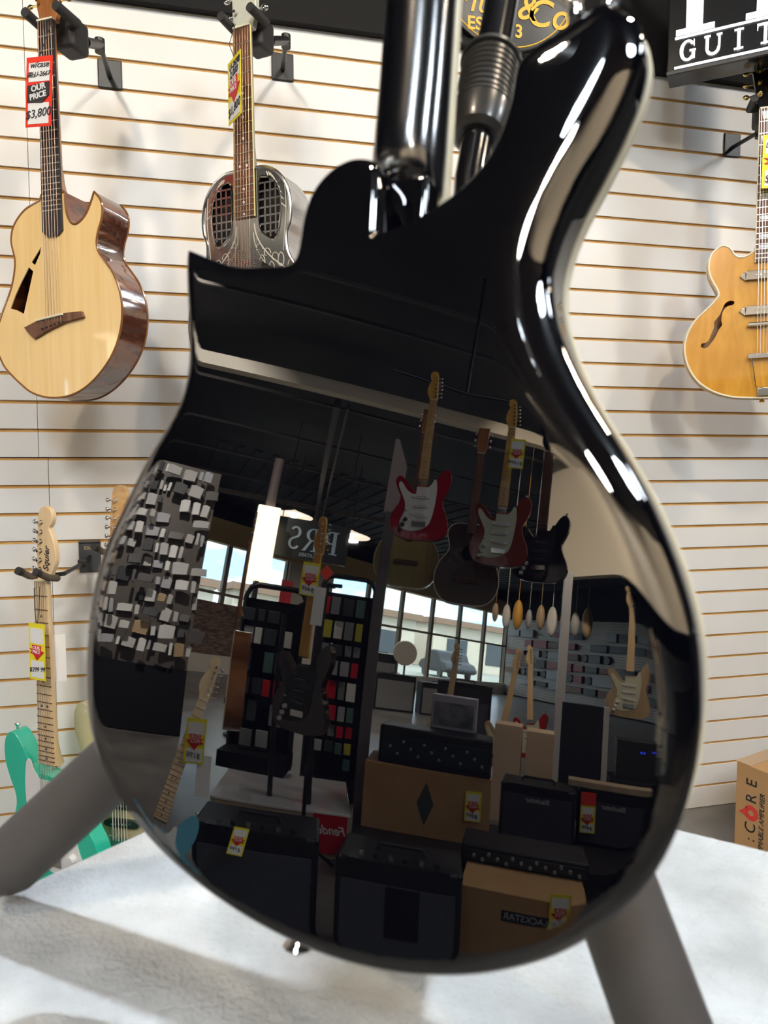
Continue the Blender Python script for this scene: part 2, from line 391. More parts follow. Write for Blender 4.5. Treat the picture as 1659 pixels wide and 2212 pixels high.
# ================================================================== PRICE TAGS
def price_tag(M, w, h, scheme, top, price, label, lines=()):
    r = empty('price_tag', label=label, cat='price tag', M=M)
    base = yellow if scheme == 'y' else red
    MB().box((0, 0, -h / 2), (w, .0012, h)).build('card', base, r, smooth=0)
    a = .08 * h
    MB().box((0, -.0009, -a - .14 * h), (w * .80, .0008, .27 * h)).build('white_panel', white_card, r, smooth=0)
    MB().box((0, -.0009, -h + .04 * h + .15 * h), (w * .80, .0008, .30 * h)).build('white_panel', white_card, r, smooth=0)
    if scheme == 'y':
        s = w * .46; c = -h * .49
        pts = [(-s, c + s * .25), (-s * .55, c + s * .2), (-s * .62, c + s * .62), (s * .62, c + s * .62), (s * .55, c + s * .1), (s, c + s * .02), (0, c - s * .92), (-s * .4, c - s * .35), (-s * .95, c - s * .2), (-s * .6, c)]
        MB().prism(pts, -.0026, -.0014).build('red_arrow', deep_red, r, smooth=0)
        text('OUR', w * .24, (0, -.003, c + s * .36), white_card, r, sx=.9); text('PRICE', w * .22, (0, -.003, c - s * .06), white_card, r, sx=.85)
    else:
        c = -h * .52; s = w * .42
        MB().prism([(-s, c + s * .55), (s, c + s * .75), (s, c - s * .2), (s * .35, c - s * .75), (-s, c - s * .65)], -.0026, -.0014).build('black_banner', ink, r, smooth=0)
        R = (PI / 2, -math.radians(10), 0)
        text('OUR', w * .26, (.01 * w, -.003, c + s * .36), white_card, r, rot=R, bold=.0004); text('PRICE', w * .25, (0, -.003, c - s * .22), white_card, r, rot=R, bold=.0004)
    for k, (t, sz, x, z, mm) in enumerate(top): text(t, sz * w, (x * w, -.0018, -z * h), mm, r, shear=.3)
    t, sz, x = price; text(t, sz * w, (x * w, -.0018, -.815 * h), ink, r, shear=.25, rot=(PI / 2, -math.radians(6), 0))
    return r
def tag_string(pts, label):
    o = MB().tube(pts, .0009, 6).build('tag_string', black_plastic); return tag(o, label, 'string')

# ================================================================== GUITAR KIT (local: x right seen from front, front -y, z up, origin at nut)
def neck_parts(r, L, w0, w1, scale, nfr, fb, neckm, strings, inl='dot', dots=dot_black, det=True, bind=None, fret_marks=(3, 5, 7, 9, 12, 15, 17, 19, 21), rad=.021, bodyz=.33, endround=0):
    def wz(z): return (w0 + (w1 - w0) * min(-z / L, 1)) / 2
    pts = [(-w0 / 2, 0), (w0 / 2, 0), (w1 / 2, -L)]
    if endround: pts += [(w1 * .25, -L - endround), (-w1 * .25, -L - endround)]
    pts += [(-w1 / 2, -L)]
    MB().prism(pts, -.006, 0).build('fretboard', fb, r, smooth=0)
    if bind:
        for s in (-1, 1): MB().tube([(s * w0 / 2, -.004, 0), (s * w1 / 2, -.004, -L)], .0022, 6).build('binding', bind, r)
    mb = MB(); n = 10; vs = []; zz = [.0, -.03, -bodyz + .06, -bodyz + .02, -bodyz]
    dp = [rad * .8, rad * .85, rad, rad * 1.5, rad * 2.0]
    for z, d in zip(zz, dp):
        for k in range(n + 1):
            a = PI * k / n; vs.append((-wz(z) * math.cos(a), math.sin(a) * d, z))
    fs = [(i * (n + 1) + k, i * (n + 1) + k + 1, (i + 1) * (n + 1) + k + 1, (i + 1) * (n + 1) + k) for i in range(len(zz) - 1) for k in range(n)]
    fs += [tuple(range(n + 1))[::-1], tuple((len(zz) - 1) * (n + 1) + k for k in range(n + 1))]
    mb.add(vs, fs).build('neck', neckm, r)
    MB().box((0, -.004, .002), (w0, .010, .004)).build('nut', cream, r, smooth=0)
    if not det: return
    for k in range(1, nfr + 1):
        z = -scale * (1 - 2 ** (-k / 12.))
        if z < -L: break
        MB().box((0, -.0066, z), (wz(z) * 2, .0016, .0022)).build('fret', steel if fb is not maple else rosewood, r, smooth=0)
        if k in fret_marks:
            zz_ = -scale * (1 - 2 ** (-(k - .5) / 12.)); ww = wz(zz_)
            if inl == 'dot':
                for x in ((-.35 * ww, .35 * ww) if k == 12 else (0,)): MB().lathe([(.0032, -.0068), (.0032, -.006)], (x, 0, zz_), 'y', 12).build('inlay', dots, r)
            elif inl == 'trap':
                g = scale * (2 ** (-(k - 1) / 12.) - 2 ** (-k / 12.)) * .62
                MB().prism([(-ww * .75, zz_ + g / 2), (ww * .75, zz_ + g / 2), (ww * .6, zz_ - g / 2), (-ww * .6, zz_ - g / 2)], -.0068, -.006).build('inlay', pearl, r, smooth=0)
def string_set(r, w0, w1, z1, y1, m=steel, n=6, rs=.0005, ztop=.0):
    for k in range(n):
        t = k / (n - 1) - .5
        MB().tube([(t * w0 * .82, -.0085, ztop), (t * w1 * .85, y1, z1)], rs * (1.5 - .8 * (t + .5)), 5).build('string', m, r)
def fender_head(r, m, logo='', pegs=True, left=True):
    pts = [(-.021, .0), (.021, .0), (.026, .018), (.036, .035), (.040, .06), (.036, .10), (.026, .135), (.034, .150), (.036, .168), (.026, .184), (.006, .187), (-.006, .176), (-.012, .150), (-.021, .03)]
    pts = [(-.021, 0), (.021, 0), (.027, .02), (.040, .045), (.043, .07), (.036, .105), (.024, .130), (.030, .140), (.036, .155), (.034, .172), (.022, .184), (.004, .184), (-.008, .172), (-.014, .14), (-.022, .05)]
    MB().prism(spline(pts, 5, corners=(0, 1)), .004, .018).build('headstock', m, r, bevel=.002)
    if pegs:
        for k in range(6):
            z = .028 + k * .0235; x = -.0095 + k * .0018
            q = MB().tube([(x, .004, z), (x, -.008, z)], .0035, 10); q.lathe([(.006, .003), (.006, .0045)], (x, 0, z), 'y', 12)
            q.tube([(x - .010, .012, z), (x - .026, .012, z)], .0022, 8); q.ball((x - .032, .012, z), .0065, 10, 6, (1, .6, 1)); q.build('tuning_peg', chrome, r)
    if logo: text(logo, .024, (.013, .0035, .055), ink, r, rot=(PI / 2, -PI / 2 + .1, 0), shear=.3, bold=.0003)
STRAT = [(0, 0), (.075, .004), (.125, .022), (.153, .06), (.160, .105), (.147, .15), (.125, .185), (.116, .215), (.122, .245), (.140, .275), (.152, .305), (.148, .332), (.132, .345), (.112, .338), (.088, .315), (.066, .288), (.050, .268), (.034, .262),
         (.030, .30), (-.030, .305), (-.045, .305), (-.062, .318), (-.078, .345), (-.098, .378), (-.122, .398), (-.142, .392), (-.155, .365), (-.155, .32), (-.140, .275), (-.124, .24), (-.120, .21), (-.130, .175), (-.150, .13), (-.161, .085), (-.150, .04), (-.118, .012), (-.06, .001)]
def strat(r, body, pg, fb, neckm, head, ZB=-.80, det=True, hss=True, logo='', knobs=pg_white, dots=dot_black):
    pts = [(x, z + ZB) for x, z in STRAT]
    MB().prism(spline(pts, 5, corners=(17, 18, 19)), .0, .044).build('body', body, r, bevel=.009 if det else .006, seg=4)
    P = [(-.020, .06), (.04, .045), (.09, .055), (.105, .09), (.088, .14), (.085, .19), (.105, .235), (.130, .285), (.128, .31), (.112, .305), (.085, .27), (.055, .25), (.030, .248), (.030, .29), (-.032, .29), (-.05, .31), (-.062, .335), (-.075, .33), (-.082, .27), (-.078, .2), (-.07, .14), (-.055, .09)]
    MB().prism(spline([(x, z + ZB) for x, z in P], 4, corners=(12, 13, 14)), -.0026, .0).build('pickguard', pg, r)
    neck_parts(r, .465, .042, .056, .648, 21, fb, neckm, None, det=det, bodyz=.47, dots=dots)
    fender_head(r, head, logo, pegs=True)
    for k, z in enumerate((.235, .185, .135)):
        t = 0 if k < 2 else .12
        q = MB(); q.prism(spline([(-.038, z + ZB - .008 - t * .04), (-.038, z + ZB + .008 - t * .04), (.038, z + ZB + .008 + t * .04), (.038, z + ZB - .008 + t * .04)], 4), -.0075, -.0026)
        q.build('pickup', black_plastic if pg.name == 'dark_guard' else pg_white, r)
        q = MB()
        for j in range(6): q.lathe([(.0024, -.0085), (.0024, -.0072)], ((j - 2.5) * .0104, 0, z + ZB + (j - 2.5) * .0104 * t), 'y', 8)
        q.build('pole_pieces', chrome_dark, r)
    for k, (x, z) in enumerate(((.075, .105), (.088, .075), (.100, .048))):
        MB().lathe([(.0125, -.0028), (.0115, -.010), (.009, -.0165)], (x, 0, z + ZB), 'y', 20).build('knob', knobs, r)
    MB().box((0, -.004, .085 + ZB), (.075, .008, .028)).build('bridge', chrome, r, bevel=.001)
    MB().tube([(.075, -.003, .15 + ZB), (.082, -.016, .155 + ZB)], .0025, 8).build('selector_switch', knobs, r)
    for x, z in ((-.132, .398), (.0, -.001)): MB().lathe([(.003, 0), (.004, .008), (.008, .014), (.007, .016)], (x, .022, z + ZB), 'z', 14).build('strap_button', chrome, r)
    if det: string_set(r, .042, .052, .09 + ZB, -.010)

# ================================================================== WALL GUITARS IN VIEW
# --- spruce-top cutaway acoustic
def px_ac(l): return [((x - 101) / 672., -(y - 45) / 880.) for x, y in l]
D2 = math.radians
r = empty('acoustic_guitar', (-.343, 1.74, 2.136), D2(-30), 'natural spruce top acoustic guitar with sharp cutaway and angled soundholes, leftmost on the slatwall', 'guitar')
r.scale = (.88, .88, .88)
AO = px_ac([(75, 415), (43, 431), (20, 460), (12, 494), (18, 532), (17, 560), (8, 600), (-10, 645), (-25, 690), (-27, 730), (-15, 768), (2, 792), (20, 812), (42, 832), (71, 844), (101, 846), (132, 839), (162, 820), (192, 787), (215, 747), (228, 704), (232, 661), (228, 623), (217, 587), (202, 560), (190, 539), (186, 519), (189, 496), (196, 472), (199, 447), (195, 428), (184, 411), (177, 432), (165, 458), (149, 473), (137, 470), (129, 452), (126, 425), (126, 404), (78, 404)])
AOs = spline(AO, 5, corners=(0, 31, 38, 39))
h1 = px_ac([(47, 556), (56, 566), (33, 657), (18, 648), (5, 643), (16, 615), (31, 585)]); h2 = px_ac([(74, 514), (72, 528), (60, 553), (53, 546)])
MB().plate(AOs, [h1, h2], 0, .003).build('soundboard', spruce, r, smooth=0)
q = MB(); n = len(AOs); vs = [(p[0], .003, p[1]) for p in AOs] + [(p[0], .10, p[1]) for p in AOs]
q.add(vs, [(i, i + n, (i + 1) % n + n, (i + 1) % n) for i in range(n)]).build('sides', koa, r, smooth=50)
MB().prism(AOs, .10, .103).build('back', koa, r, smooth=0)
for y in (.0, .102): MB().tube([(p[0], y, p[1]) for p in AOs + AOs[:1]], .0028, 6, False).build('binding', mat('koa_binding', (.22, .085, .02), .25, coat=.8), r)
neck_parts(r, .50, .046, .060, .640, 21, ebony, mahog, None, dots=pearl, bodyz=.40, fret_marks=(), endround=.012)
MB().prism([(-.023, 0), (.023, 0), (.032, .04), (.037, .12), (.03, .17), (-.03, .17), (-.037, .12), (-.032, .04)], .004, .018).build('headstock', mahog, r, bevel=.002)
for s in (-1, 1):
    for k in range(3):
        z = .05 + k * .035; q = MB().tube([(s * .022, .002, z), (s * .022, -.008, z)], .0035, 8); q.tube([(s * .036, .012, z), (s * .05, .012, z)], .0025, 8); q.ball((s * .058, .012, z), .009, 10, 6, (1, .5, .7)); q.build('tuning_peg', gold, r)
br = px_ac([(37, 689), (67, 675), (122, 663), (156, 662), (160, 675), (122, 683), (86, 699), (58, 715), (47, 702)])
MB().prism(br, -.009, 0).build('bridge', rosewood, r, bevel=.0015)
MB().tube([(-.052, -.0115, px_ac([(0, 676)])[0][1]), (.028, -.0115, px_ac([(0, 666)])[0][1])], .0028, 8).build('saddle', cream, r)
string_set(r, .046, .052, -.722, -.012, bronze, rs=.0006)
for k in range(6): MB().ball((-.036 + k * .0128, -.011, -.738 + k * .003), .003, 8, 6).build('bridge_pin', dot_black, r)
# --- resonator
r = empty('resonator_guitar', (.073, 1.76, 2.186), D2(-38), 'chrome engraved resonator guitar with lattice windows, behind the black guitar body', 'guitar')
RO = [(.031, -.315), (.06, -.318), (.09, -.335), (.113, -.365), (.124, -.405), (.122, -.445), (.112, -.475), (.118, -.52), (.15, -.57), (.17, -.64), (.168, -.70), (.14, -.765), (.09, -.80), (0, -.81)]
RO = RO + [(-x, z) for x, z in RO[-2::-1]]
ROs = spline(RO, 5)
def winpts(s): return [(s * x, z) for x, z in spline([(.040, -.345), (.052, -.338), (.075, -.346), (.092, -.368), (.098, -.40), (.096, -.44), (.088, -.475), (.075, -.482), (.055, -.47), (.041, -.45), (.038, -.40)], 3)]
MB().plate(ROs, [winpts(1), winpts(-1)], 0, .002).build('top', mat('chrome_top', (.75, .75, .76), .14, metal=1), r, smooth=0)
q = MB(); n = len(ROs); q.add([(p[0], .002, p[1]) for p in ROs] + [(p[0], .085, p[1]) for p in ROs], [(i, i + n, (i + 1) % n + n, (i + 1) % n) for i in range(n)]).build('sides', chrome, r, smooth=50)
MB().prism(ROs, .085, .087).build('back', chrome, r, smooth=0)
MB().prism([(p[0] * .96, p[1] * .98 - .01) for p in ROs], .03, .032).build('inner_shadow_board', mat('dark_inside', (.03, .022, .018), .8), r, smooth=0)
MB().tube([(p[0], 0, p[1]) for p in ROs + ROs[:1]], .004, 8, False).build('rim', chrome_dark, r)
for s in (-1, 1):
    q = MB()
    for k in range(3): q.box((s * (.055 + .0145 * k), .0, -.41), (.0042, .0015, .13 - abs(k - 1) * .01))
    for k in range(7): q.box((s * .068, .0, -.352 - .0185 * k), (.056, .0015, .0042))
    q.build('grille', chrome_dark, r, smooth=0)
    MB().tube([(p[0], -.001, p[1]) for p in winpts(s) + winpts(s)[:1]], .0025, 6, False).build('window_rim', chrome, r)
    eng = mat('engraving', (.78, .70, .58), .5)
    for j, off in enumerate((.108, .114)):
        MB().tube([(s * (off + .004 * math.sin(t * 30)), -.0005, -.36 - t) for t in [i * .01 for i in range(16)]], .0008, 5).build('engraved_scroll', eng, r)
    for j in range(3):
        MB().tube([(s * (.035 + .022 * j + .012 * math.cos(a) * (1 - a / 6)), -.0008, -.50 - .012 * j + .016 * math.sin(a) * (1 - a / 6)) for a in [i * .4 for i in range(13)]], .0008, 5).build('engraved_scroll', eng, r)
    for j in range(4):
        for sg in (-1, 1):
            MB().tube([(s * (.045 + .026 * j + sg * .011 * math.sin(a) * (1 - a / 5)), -.0008, -.535 - .018 * (j % 2) + .022 * math.cos(a) * (1 - a / 5)) for a in [i * .35 for i in range(12)]], .0008, 5).build('engraved_scroll', eng, r)
    MB().tube([(s * (.025 + .10 * t * t), -.0008, -.44 - .12 * t) for t in [i / 10 for i in range(11)]], .0014, 5).build('engraved_scroll', eng, r)
    MB().tube([(s * (.022 + .085 * t * t), -.0008, -.46 - .12 * t) for t in [i / 10 for i in range(11)]], .0008, 5).build('engraved_scroll', eng, r)
    q = MB()
    for j in range(9): q.tube([(s * (.06 + .005 * j), -.0006, -.328 - .0012 * j * j), (s * (.064 + .006 * j), -.0006, -.338 - .0012 * j * j)], .0013, 5)
    q.build('engraved_border', eng, r)
neck_parts(r, .425, .046, .057, .635, 19, rosewood, mat('grey_neck', (.30, .27, .24), .35, coat=.4), None, dots=pearl, bodyz=.32, bind=mat('aged_binding', (.72, .60, .22), .4), fret_marks=(5, 7, 9, 12, 15, 17, 19), rad=.02)
MB().prism([(-.023, 0), (.023, 0), (.032, .03), (.035, .15), (0, .165), (-.035, .15), (-.032, .03)], .004, .02).build('headstock', mat('pearloid', (.62, .62, .52), .4), r, bevel=.002)
for s in (-1, 1):
    for k in range(3):
        z = .04 + k * .04; q = MB().tube([(s * .02, .002, z), (s * .02, -.007, z)], .0035, 8); q.ball((s * .052, .012, z), .01, 10, 6, (1, .6, .8)); q.tube([(s * .03, .012, z), (s * .05, .012, z)], .003, 8); q.build('tuning_peg', chrome, r)
for s in (-1, 1):
    q = MB()
    for j in range(9): q.box((s * .024, -.006, -.497 - j * .005), (.040, .002, .0016), Matrix.Rotation(.25, 3, 'Y'))
    q.build('cover_screen', chrome_dark, r, smooth=0)
MB().lathe([(.12, -.002), (.10, -.006), (.03, -.012), (.001, -.012)], (0, 0, -.64), 'y', 48).build('cover_plate', chrome, r)
string_set(r, .046, .050, -.66, -.016, bronze, rs=.0006)
# --- green strat
r = empty('electric_guitar', (-.428, 1.90, .897), D2(-36), 'seafoam green double-cutaway electric guitar with white pickguard, lower left of the slatwall', 'guitar')
strat(r, seafoam, pg_white, maple, maple, maple, logo='Squier')
# --- cream guitar behind the black one
r = empty('electric_guitar', (-.262, 1.955, .945), D2(-33), 'cream electric guitar with black pickups, mostly hidden behind the black guitar', 'guitar')
hm = vary('glossy_maple_head', (.62, .34, .12), (.78, .48, .22), 6, (3, 1, 9), rough=.2, coat=.8, distort=1)
pts = [(x, z - .80) for x, z in STRAT]
MB().prism(spline(pts, 5, corners=(17, 18, 19)), .0, .046).build('body', cream_lac, r, bevel=.012, seg=4)
neck_parts(r, .465, .042, .056, .648, 21, rosewood, hm, None, det=True, bodyz=.47, dots=pearl)
fender_head(r, hm)
for z, t in ((-.665, .12), (-.715, .12)):
    MB().prism(spline([(-.046, z - .012), (-.046, z + .006), (.046, z + .014), (.046, z - .004)], 4), -.010, 0).build('pickup', mat('black_pickup', (.015, .03, .028), .3), r)
    q = MB()
    for j in range(6): q.lathe([(.0028, -.0115), (.0028, -.0098)], ((j - 2.5) * .0118, 0, z + (j - 2.5) * .0018 + .001), 'y', 10)
    q.build('pole_pieces', chrome, r)
MB().box((0, -.006, -.765), (.08, .012, .03)).build('bridge', chrome, r, bevel=.002)
string_set(r, .042, .054, -.76, -.014, mat('pale_string', (.85, .80, .70), .4), rs=.0009)
# --- honey hollowbody at the right
r = empty('hollowbody_guitar', (1.553, 1.835, 2.198), D2(-30), 'honey maple thinline hollowbody with chrome pickups at the right edge of the picture', 'guitar')
r.rotation_euler = (0, D2(-1.2), D2(-30))
def px_ca(l): return [((x - (1657 - (y - 240) * .02)) / 776., -(y - 240) / 785.) for x, y in l]
CL = px_ca([(1628, 545), (1625, 552), (1609, 561), (1596, 561), (1587, 554), (1581, 543), (1573, 535), (1562, 532), (1551, 537), (1539, 549), (1533, 572), (1535, 595), (1542, 613), (1551, 631), (1553, 644), (1543, 658), (1525, 676), (1503, 697), (1489, 720), (1481, 745), (1479, 767), (1483, 793), (1494, 821), (1513, 846), (1543, 867), (1582, 880), (1630, 884)])
CO = CL + [(-x, z) for x, z in CL[::-1]]
COs = spline(CO, 4, corners=(0, len(CO) - 1))
def fh(s):
    P = px_ca([(1586, 661), (1583, 668), (1575, 669), (1568, 673), (1561, 683), (1558, 702), (1560, 712), (1553, 722), (1546, 737), (1536, 752), (1529, 761), (1520, 764), (1514, 759), (1516, 752), (1524, 751), (1531, 745), (1538, 728), (1543, 715), (1543, 704), (1554, 690), (1560, 676), (1567, 663), (1577, 658)])
    return [(s * x, z) for x, z in P]
MB().plate(COs, [spline(fh(1), 2), spline(fh(-1), 2)], 0, .004).build('top', honey, r, smooth=0)
q = MB(); n = len(COs); q.add([(p[0], .004, p[1]) for p in COs] + [(p[0], .045, p[1]) for p in COs], [(i, i + n, (i + 1) % n + n, (i + 1) % n) for i in range(n)]).build('sides', honey, r, smooth=50)
MB().prism(COs, .045, .048).build('back', mahog, r, smooth=0)
for y in (.0, .046): MB().tube([(p[0], y, p[1]) for p in COs + COs[:1]], .0028, 6, False).build('binding', cream, r)
neck_parts(r, .43, .043, .055, .628, 22, rosewood, mahog, None, inl='trap', bodyz=.40, bind=cream, fret_marks=(1, 3, 5, 7, 9, 12, 15, 17))
MB().prism([(-.021, 0), (.021, 0), (.028, .03), (.038, .10), (.042, .125), (.02, .15), (0, .142), (-.02, .15), (-.042, .125), (-.038, .10), (-.028, .03)], .004, .018).build('headstock', mat('gloss_black_head', (.01, .01, .01), .1, coat=.8), r, bevel=.002)
for s in (-1, 1):
    for k in range(3):
        z = .045 + k * .033; q = MB().tube([(s * .021, .002, z), (s * .021, -.009, z)], .0042, 10); q.lathe([(.007, .002), (.007, .0038)], (s * .021, 0, z), 'y', 14); q.tube([(s * .034, .012, z), (s * .048, .012, z)], .0028, 8); q.ball((s * .056, .012, z), .009, 12, 8, (1, .6, .8)); q.build('tuning_peg', gold, r)
text('Epiphone', .022, (0, .0035, .118), mat('pearl_logo', (.75, .65, .35), .4), r, shear=.4)
for z in (px_ca([(0, 606)])[0][1], px_ca([(0, 685)])[0][1]):
    q = MB(); q.prism([(-.052, z - .013), (-.052, z + .013), (.052, z + .013), (.052, z - .013)], -.013, 0); q.prism([(-.052, z - .015), (-.069, z), (-.052, z + .015)], -.006, 0); q.prism([(.052, z - .015), (.069, z), (.052, z + .015)], -.006, 0)
    q.build('pickup', chrome, r, bevel=.0015)
    for j in range(6): MB().lathe([(.0026, -.0145), (.0026, -.013)], ((j - 2.5) * .0105, 0, z), 'y', 10).build('pole_piece', chrome_dark, r)
z = px_ca([(0, 717)])[0][1]; MB().box((0, -.01, z), (.09, .012, .012)).build('bridge', chrome, r, bevel=.003)
z = px_ca([(0, 789)])[0][1]; MB().box((0, -.012, z), (.088, .006, .014)).build('tailpiece', chrome_dark, r, bevel=.001)
for s in (-1, 1): MB().tube([(s * .035, -.011, z), (s * .022, -.008, z - .088), (s * .014, -.004, z - .092)], .0018, 8).build('tailpiece_wire', chrome, r)
MB().box((0, -.004, z - .104), (.034, .008, .024)).build('tailpiece_hinge', chrome_dark, r, bevel=.002)
MB().lathe([(.004, 0), (.008, -.01), (.004, -.012)], (0, .02, -.822), 'z', 14).build('strap_button', gold, r)
string_set(r, .043, .05, z, -.016, rs=.0006)

# --- hangers
def auto_hanger(nut, rz, plate, elb, label, yoke_up=.018):
    r = empty('guitar_hanger', plate, 0, label, 'guitar hanger', 'self-locking hangers in the top rows')
    MB().box((0, -.003, 0), (.062, .006, .075)).build('wall_plate', black_metal, r, bevel=.003)
    N = Vector(nut) - Vector(plate); R = Matrix.Rotation(rz, 3, 'Z')
    def L(x, y, z): return N + R @ Vector((x, y, z))
    elbow = Vector(elb) - Vector(plate)
    MB().tube([(0, -.005, -.008), elbow], .0065, 12).build('arm', black_metal, r)
    MB().tube([elbow + Vector((0, 0, -.018)), elbow + Vector((0, 0, .014))], .012, 12).build('elbow_joint', black_metal, r)
    MB().tube([elbow, L(.012, .095, yoke_up)], .011, 12).build('swivel', black_metal, r)
    q = MB(); q.box(L(.0, .062, yoke_up - .006), (.055, .06, .07), R); q.build('yoke_housing', black_plastic, r, bevel=.010)
    q = MB()
    for x in (-.022, .022): q.lathe([(.003, 0), (.003, .002)], tuple(L(x, .03, yoke_up + .02)), 'y', 8)
    for s in (-1, 1):
        MB().tube([L(s * .015, .04, yoke_up), L(s * .043, .03, yoke_up), L(s * .040, -.03, yoke_up + .004)], .0105, 12).build('yoke_arm', rubber_dark, r)
    return r
rubber_dark = mat('black_rubber', (.022, .022, .024), .65)
auto_hanger((-.335, 1.74, 2.125), D2(-30), (-.266, WY, 2.231), (-.265, 1.95, 2.21), 'black self-locking guitar hanger holding the spruce top acoustic')
auto_hanger((.073, 1.76, 2.186), D2(-38), (.197, WY, 2.304), (.19, 1.95, 2.277), 'black self-locking guitar hanger holding the metal resonator guitar')
auto_hanger((1.553, 1.835, 2.198), D2(-30), (1.671, WY, 2.229), (1.647, 1.98, 2.205), 'black self-locking guitar hanger holding the honey hollowbody')
def hook_hanger(nut, rz, plate, label):
    r = empty('guitar_hanger', plate, 0, label, 'guitar hanger', 'padded hooks in the lower row')
    q = MB().box((0, -.003, 0), (.058, .006, .090)); q.box((0, -.007, .042), (.058, .012, .006)); q.build('wall_plate', mat('dark_grey_metal', (.045, .05, .055), .5), r, bevel=.004)
    text('Elixir', .014, (0, -.0068, .024), mat('tan_print', (.45, .35, .2), .5), r)
    N = Vector(nut) - Vector(plate); R = Matrix.Rotation(rz, 3, 'Z')
    def L(x, y, z): return N + R @ Vector((x, y, z))
    MB().tube([(0, -.004, .0), (-.01, -.045, -.012), L(.03, .04, .014), L(0, .032, .01)], .0055, 10).build('arm', black_metal, r)
    MB().box((-.012, -.05, -.012), (.022, .02, .022)).build('swivel_block', black_metal, r, bevel=.003)
    q = MB(); pts = []
    for i in range(9):
        a = PI * (.05 + .9 * i / 8); pts.append(L(-.034 * math.cos(a), .030 - .0 * math.sin(a), .012 - .0))
    q.tube([L(-.030, -.035, .026), L(-.032, -.01, .012), L(-.030, .018, .006), L(0, .032, .006), L(.030, .018, .006), L(.032, -.01, .012), L(.030, -.035, .026)], [.0085] * 7, 12)
    q.build('padded_fork', mat('brown_grey_foam', (.10, .075, .055), .6), r)
    for s in (-1, 1): MB().tube([L(s * .030, -.033, .025), L(s * .0295, -.045, .031)], .0098, 12).build('end_cap', black_plastic, r)
    return r
hook_hanger((-.428, 1.90, .897), D2(-36), (-.354, WY, .925), 'dark grey padded hook hanger holding the seafoam green guitar')
hook_hanger((-.262, 1.955, .945), D2(-33), (-.19, WY, .965), 'dark grey padded hook hanger holding the cream guitar')

# --- tags on the wall guitars
R30 = Matrix.Rotation(D2(-24), 4, 'Z')
def TM(loc, rz, roll=0, tilt=0): return Matrix.Translation(loc) @ Matrix.Rotation(D2(rz), 4, 'Z') @ Matrix.Rotation(D2(tilt), 4, 'X') @ Matrix.Rotation(D2(roll), 4, 'Y')
price_tag(TM((-.348, 1.685, 2.035), -30, 4), .066, .140, 'r', [('w/case', .27, .02, .12, ink), ('U-2667', .20, .12, .255, ink), ('REG.', .10, -.30, .235, ink), ('PRICE', .12, -.29, .275, ink)], ('$3,800', .36, .0), 'red edged price tag reading $3,800 hung on the spruce top acoustic')
price_tag(TM((.050, 1.70, 2.090), -70, 0), .075, .135, 'y', [('U-2698', .26, .06, .13, ink), ('2,000', .28, .0, .25, ink)], ('$1,800', .34, .0), 'yellow edged price tag reading $1,800 hung on the resonator guitar')
price_tag(TM((-.435, 1.86, .800), -36, 1), .052, .140, 'y', [], ('$299 99', .30, .0), 'yellow edged price tag reading $299 hung on the seafoam green guitar')
price_tag(TM((1.545, 1.785, 2.105), -20, 0), .075, .145, 'y', [('U-2711', .28, .0, .2, ink)], ('$699', .40, -.02), 'yellow edged price tag hung on the honey hollowbody neck')
MB().box((-.395, 1.905, .70), (.03, .001, .12)).build('warranty_card', white_card, smooth=0)
o = bpy.data.objects['warranty_card']; tag(o, 'white card hanging behind the neck of the seafoam green guitar', 'card')
tag_string([(-.348, 1.685, 2.033), (-.345, 1.70, 2.06), (-.33, 1.715, 2.12)], 'thin black string holding the red edged tag')
tag_string([(.050, 1.70, 2.090), (.040, 1.71, 2.12), (.055, 1.735, 2.18)], 'thin black string holding the narrow yellow tag')
tag_string([(-.435, 1.86, .80), (-.440, 1.868, .83), (-.440, 1.87, .885), (-.428, 1.873, .888), (-.430, 1.866, .83), (-.433, 1.86, .80)], 'thin black string looped from the $299 tag')

# ================================================================== WALL SIGNS
r = empty('shop_sign', (.862, 2.115, 2.635), 0, 'round black wall sign with gold lettering and gold rim behind the stand tube', 'sign')
MB().lathe([(.222, 0), (.224, -.004), (.224, -.018), (.219, -.02), (.001, -.02)], (0, 0, 0), 'y', 72).build('sign_board', mat('sign_black', (.012, .012, .012), .4), r)
MB().tube([(.214 * math.cos(a), -.021, .214 * math.sin(a)) for a in [2 * PI * i / 72 for i in range(73)]], .0022, 6, False).build('gold_rim', gold_ink, r)
text('Mu', .095, (-.115, -.0215, -.100), gold_ink, r, shear=.25); text('&', .105, (.058, -.0215, -.098), gold_ink, r, shear=.25, bold=.001); text('Co', .112, (.125, -.0215, -.110), gold_ink, r, shear=.25, bold=.001)
text('ES', .052, (-.104, -.0215, -.162), gold_ink, r, bold=.0012); text('3', .052, (.034, -.0215, -.168), gold_ink, r, bold=.0012)
# lit box sign
e = Vector((.78, -.626, 0)).normalized(); nrm = Vector((-e.y, e.x, 0)) * -1
if nrm.y > 0: nrm = -nrm
r = empty('light_box_sign', label='black light box sign with glowing white serif letters, top right corner', cat='sign', M=basis(e, -nrm, Vector((0, 0, 1)), (1.267, 1.9, 2.287)))
MB().box((.44, .04, .24), (.88, .08, .48)).build('sign_box', mat('sign_box_black', (.012, .013, .015), .12), r, bevel=.004)
for (a, b) in (((.0, 0), (.88, 0)),): MB().box((.44, -.002, .004), (.88, .006, .008)).build('sign_frame', black_metal, r)
LW = mat('lit_white_letter', (.9, .9, .9), .5, emit=(.82, .92, 1), estr=1.5)
LWs = mat('lit_white_small', (.9, .9, .9), .5, emit=(1, .99, .97), estr=1.6)
for z, h in ((.015, .0045), (.095, .0045)): MB().box((.44, -.004, z), (.84, .006, h)).build('lit_line', LWs, r, smooth=0)
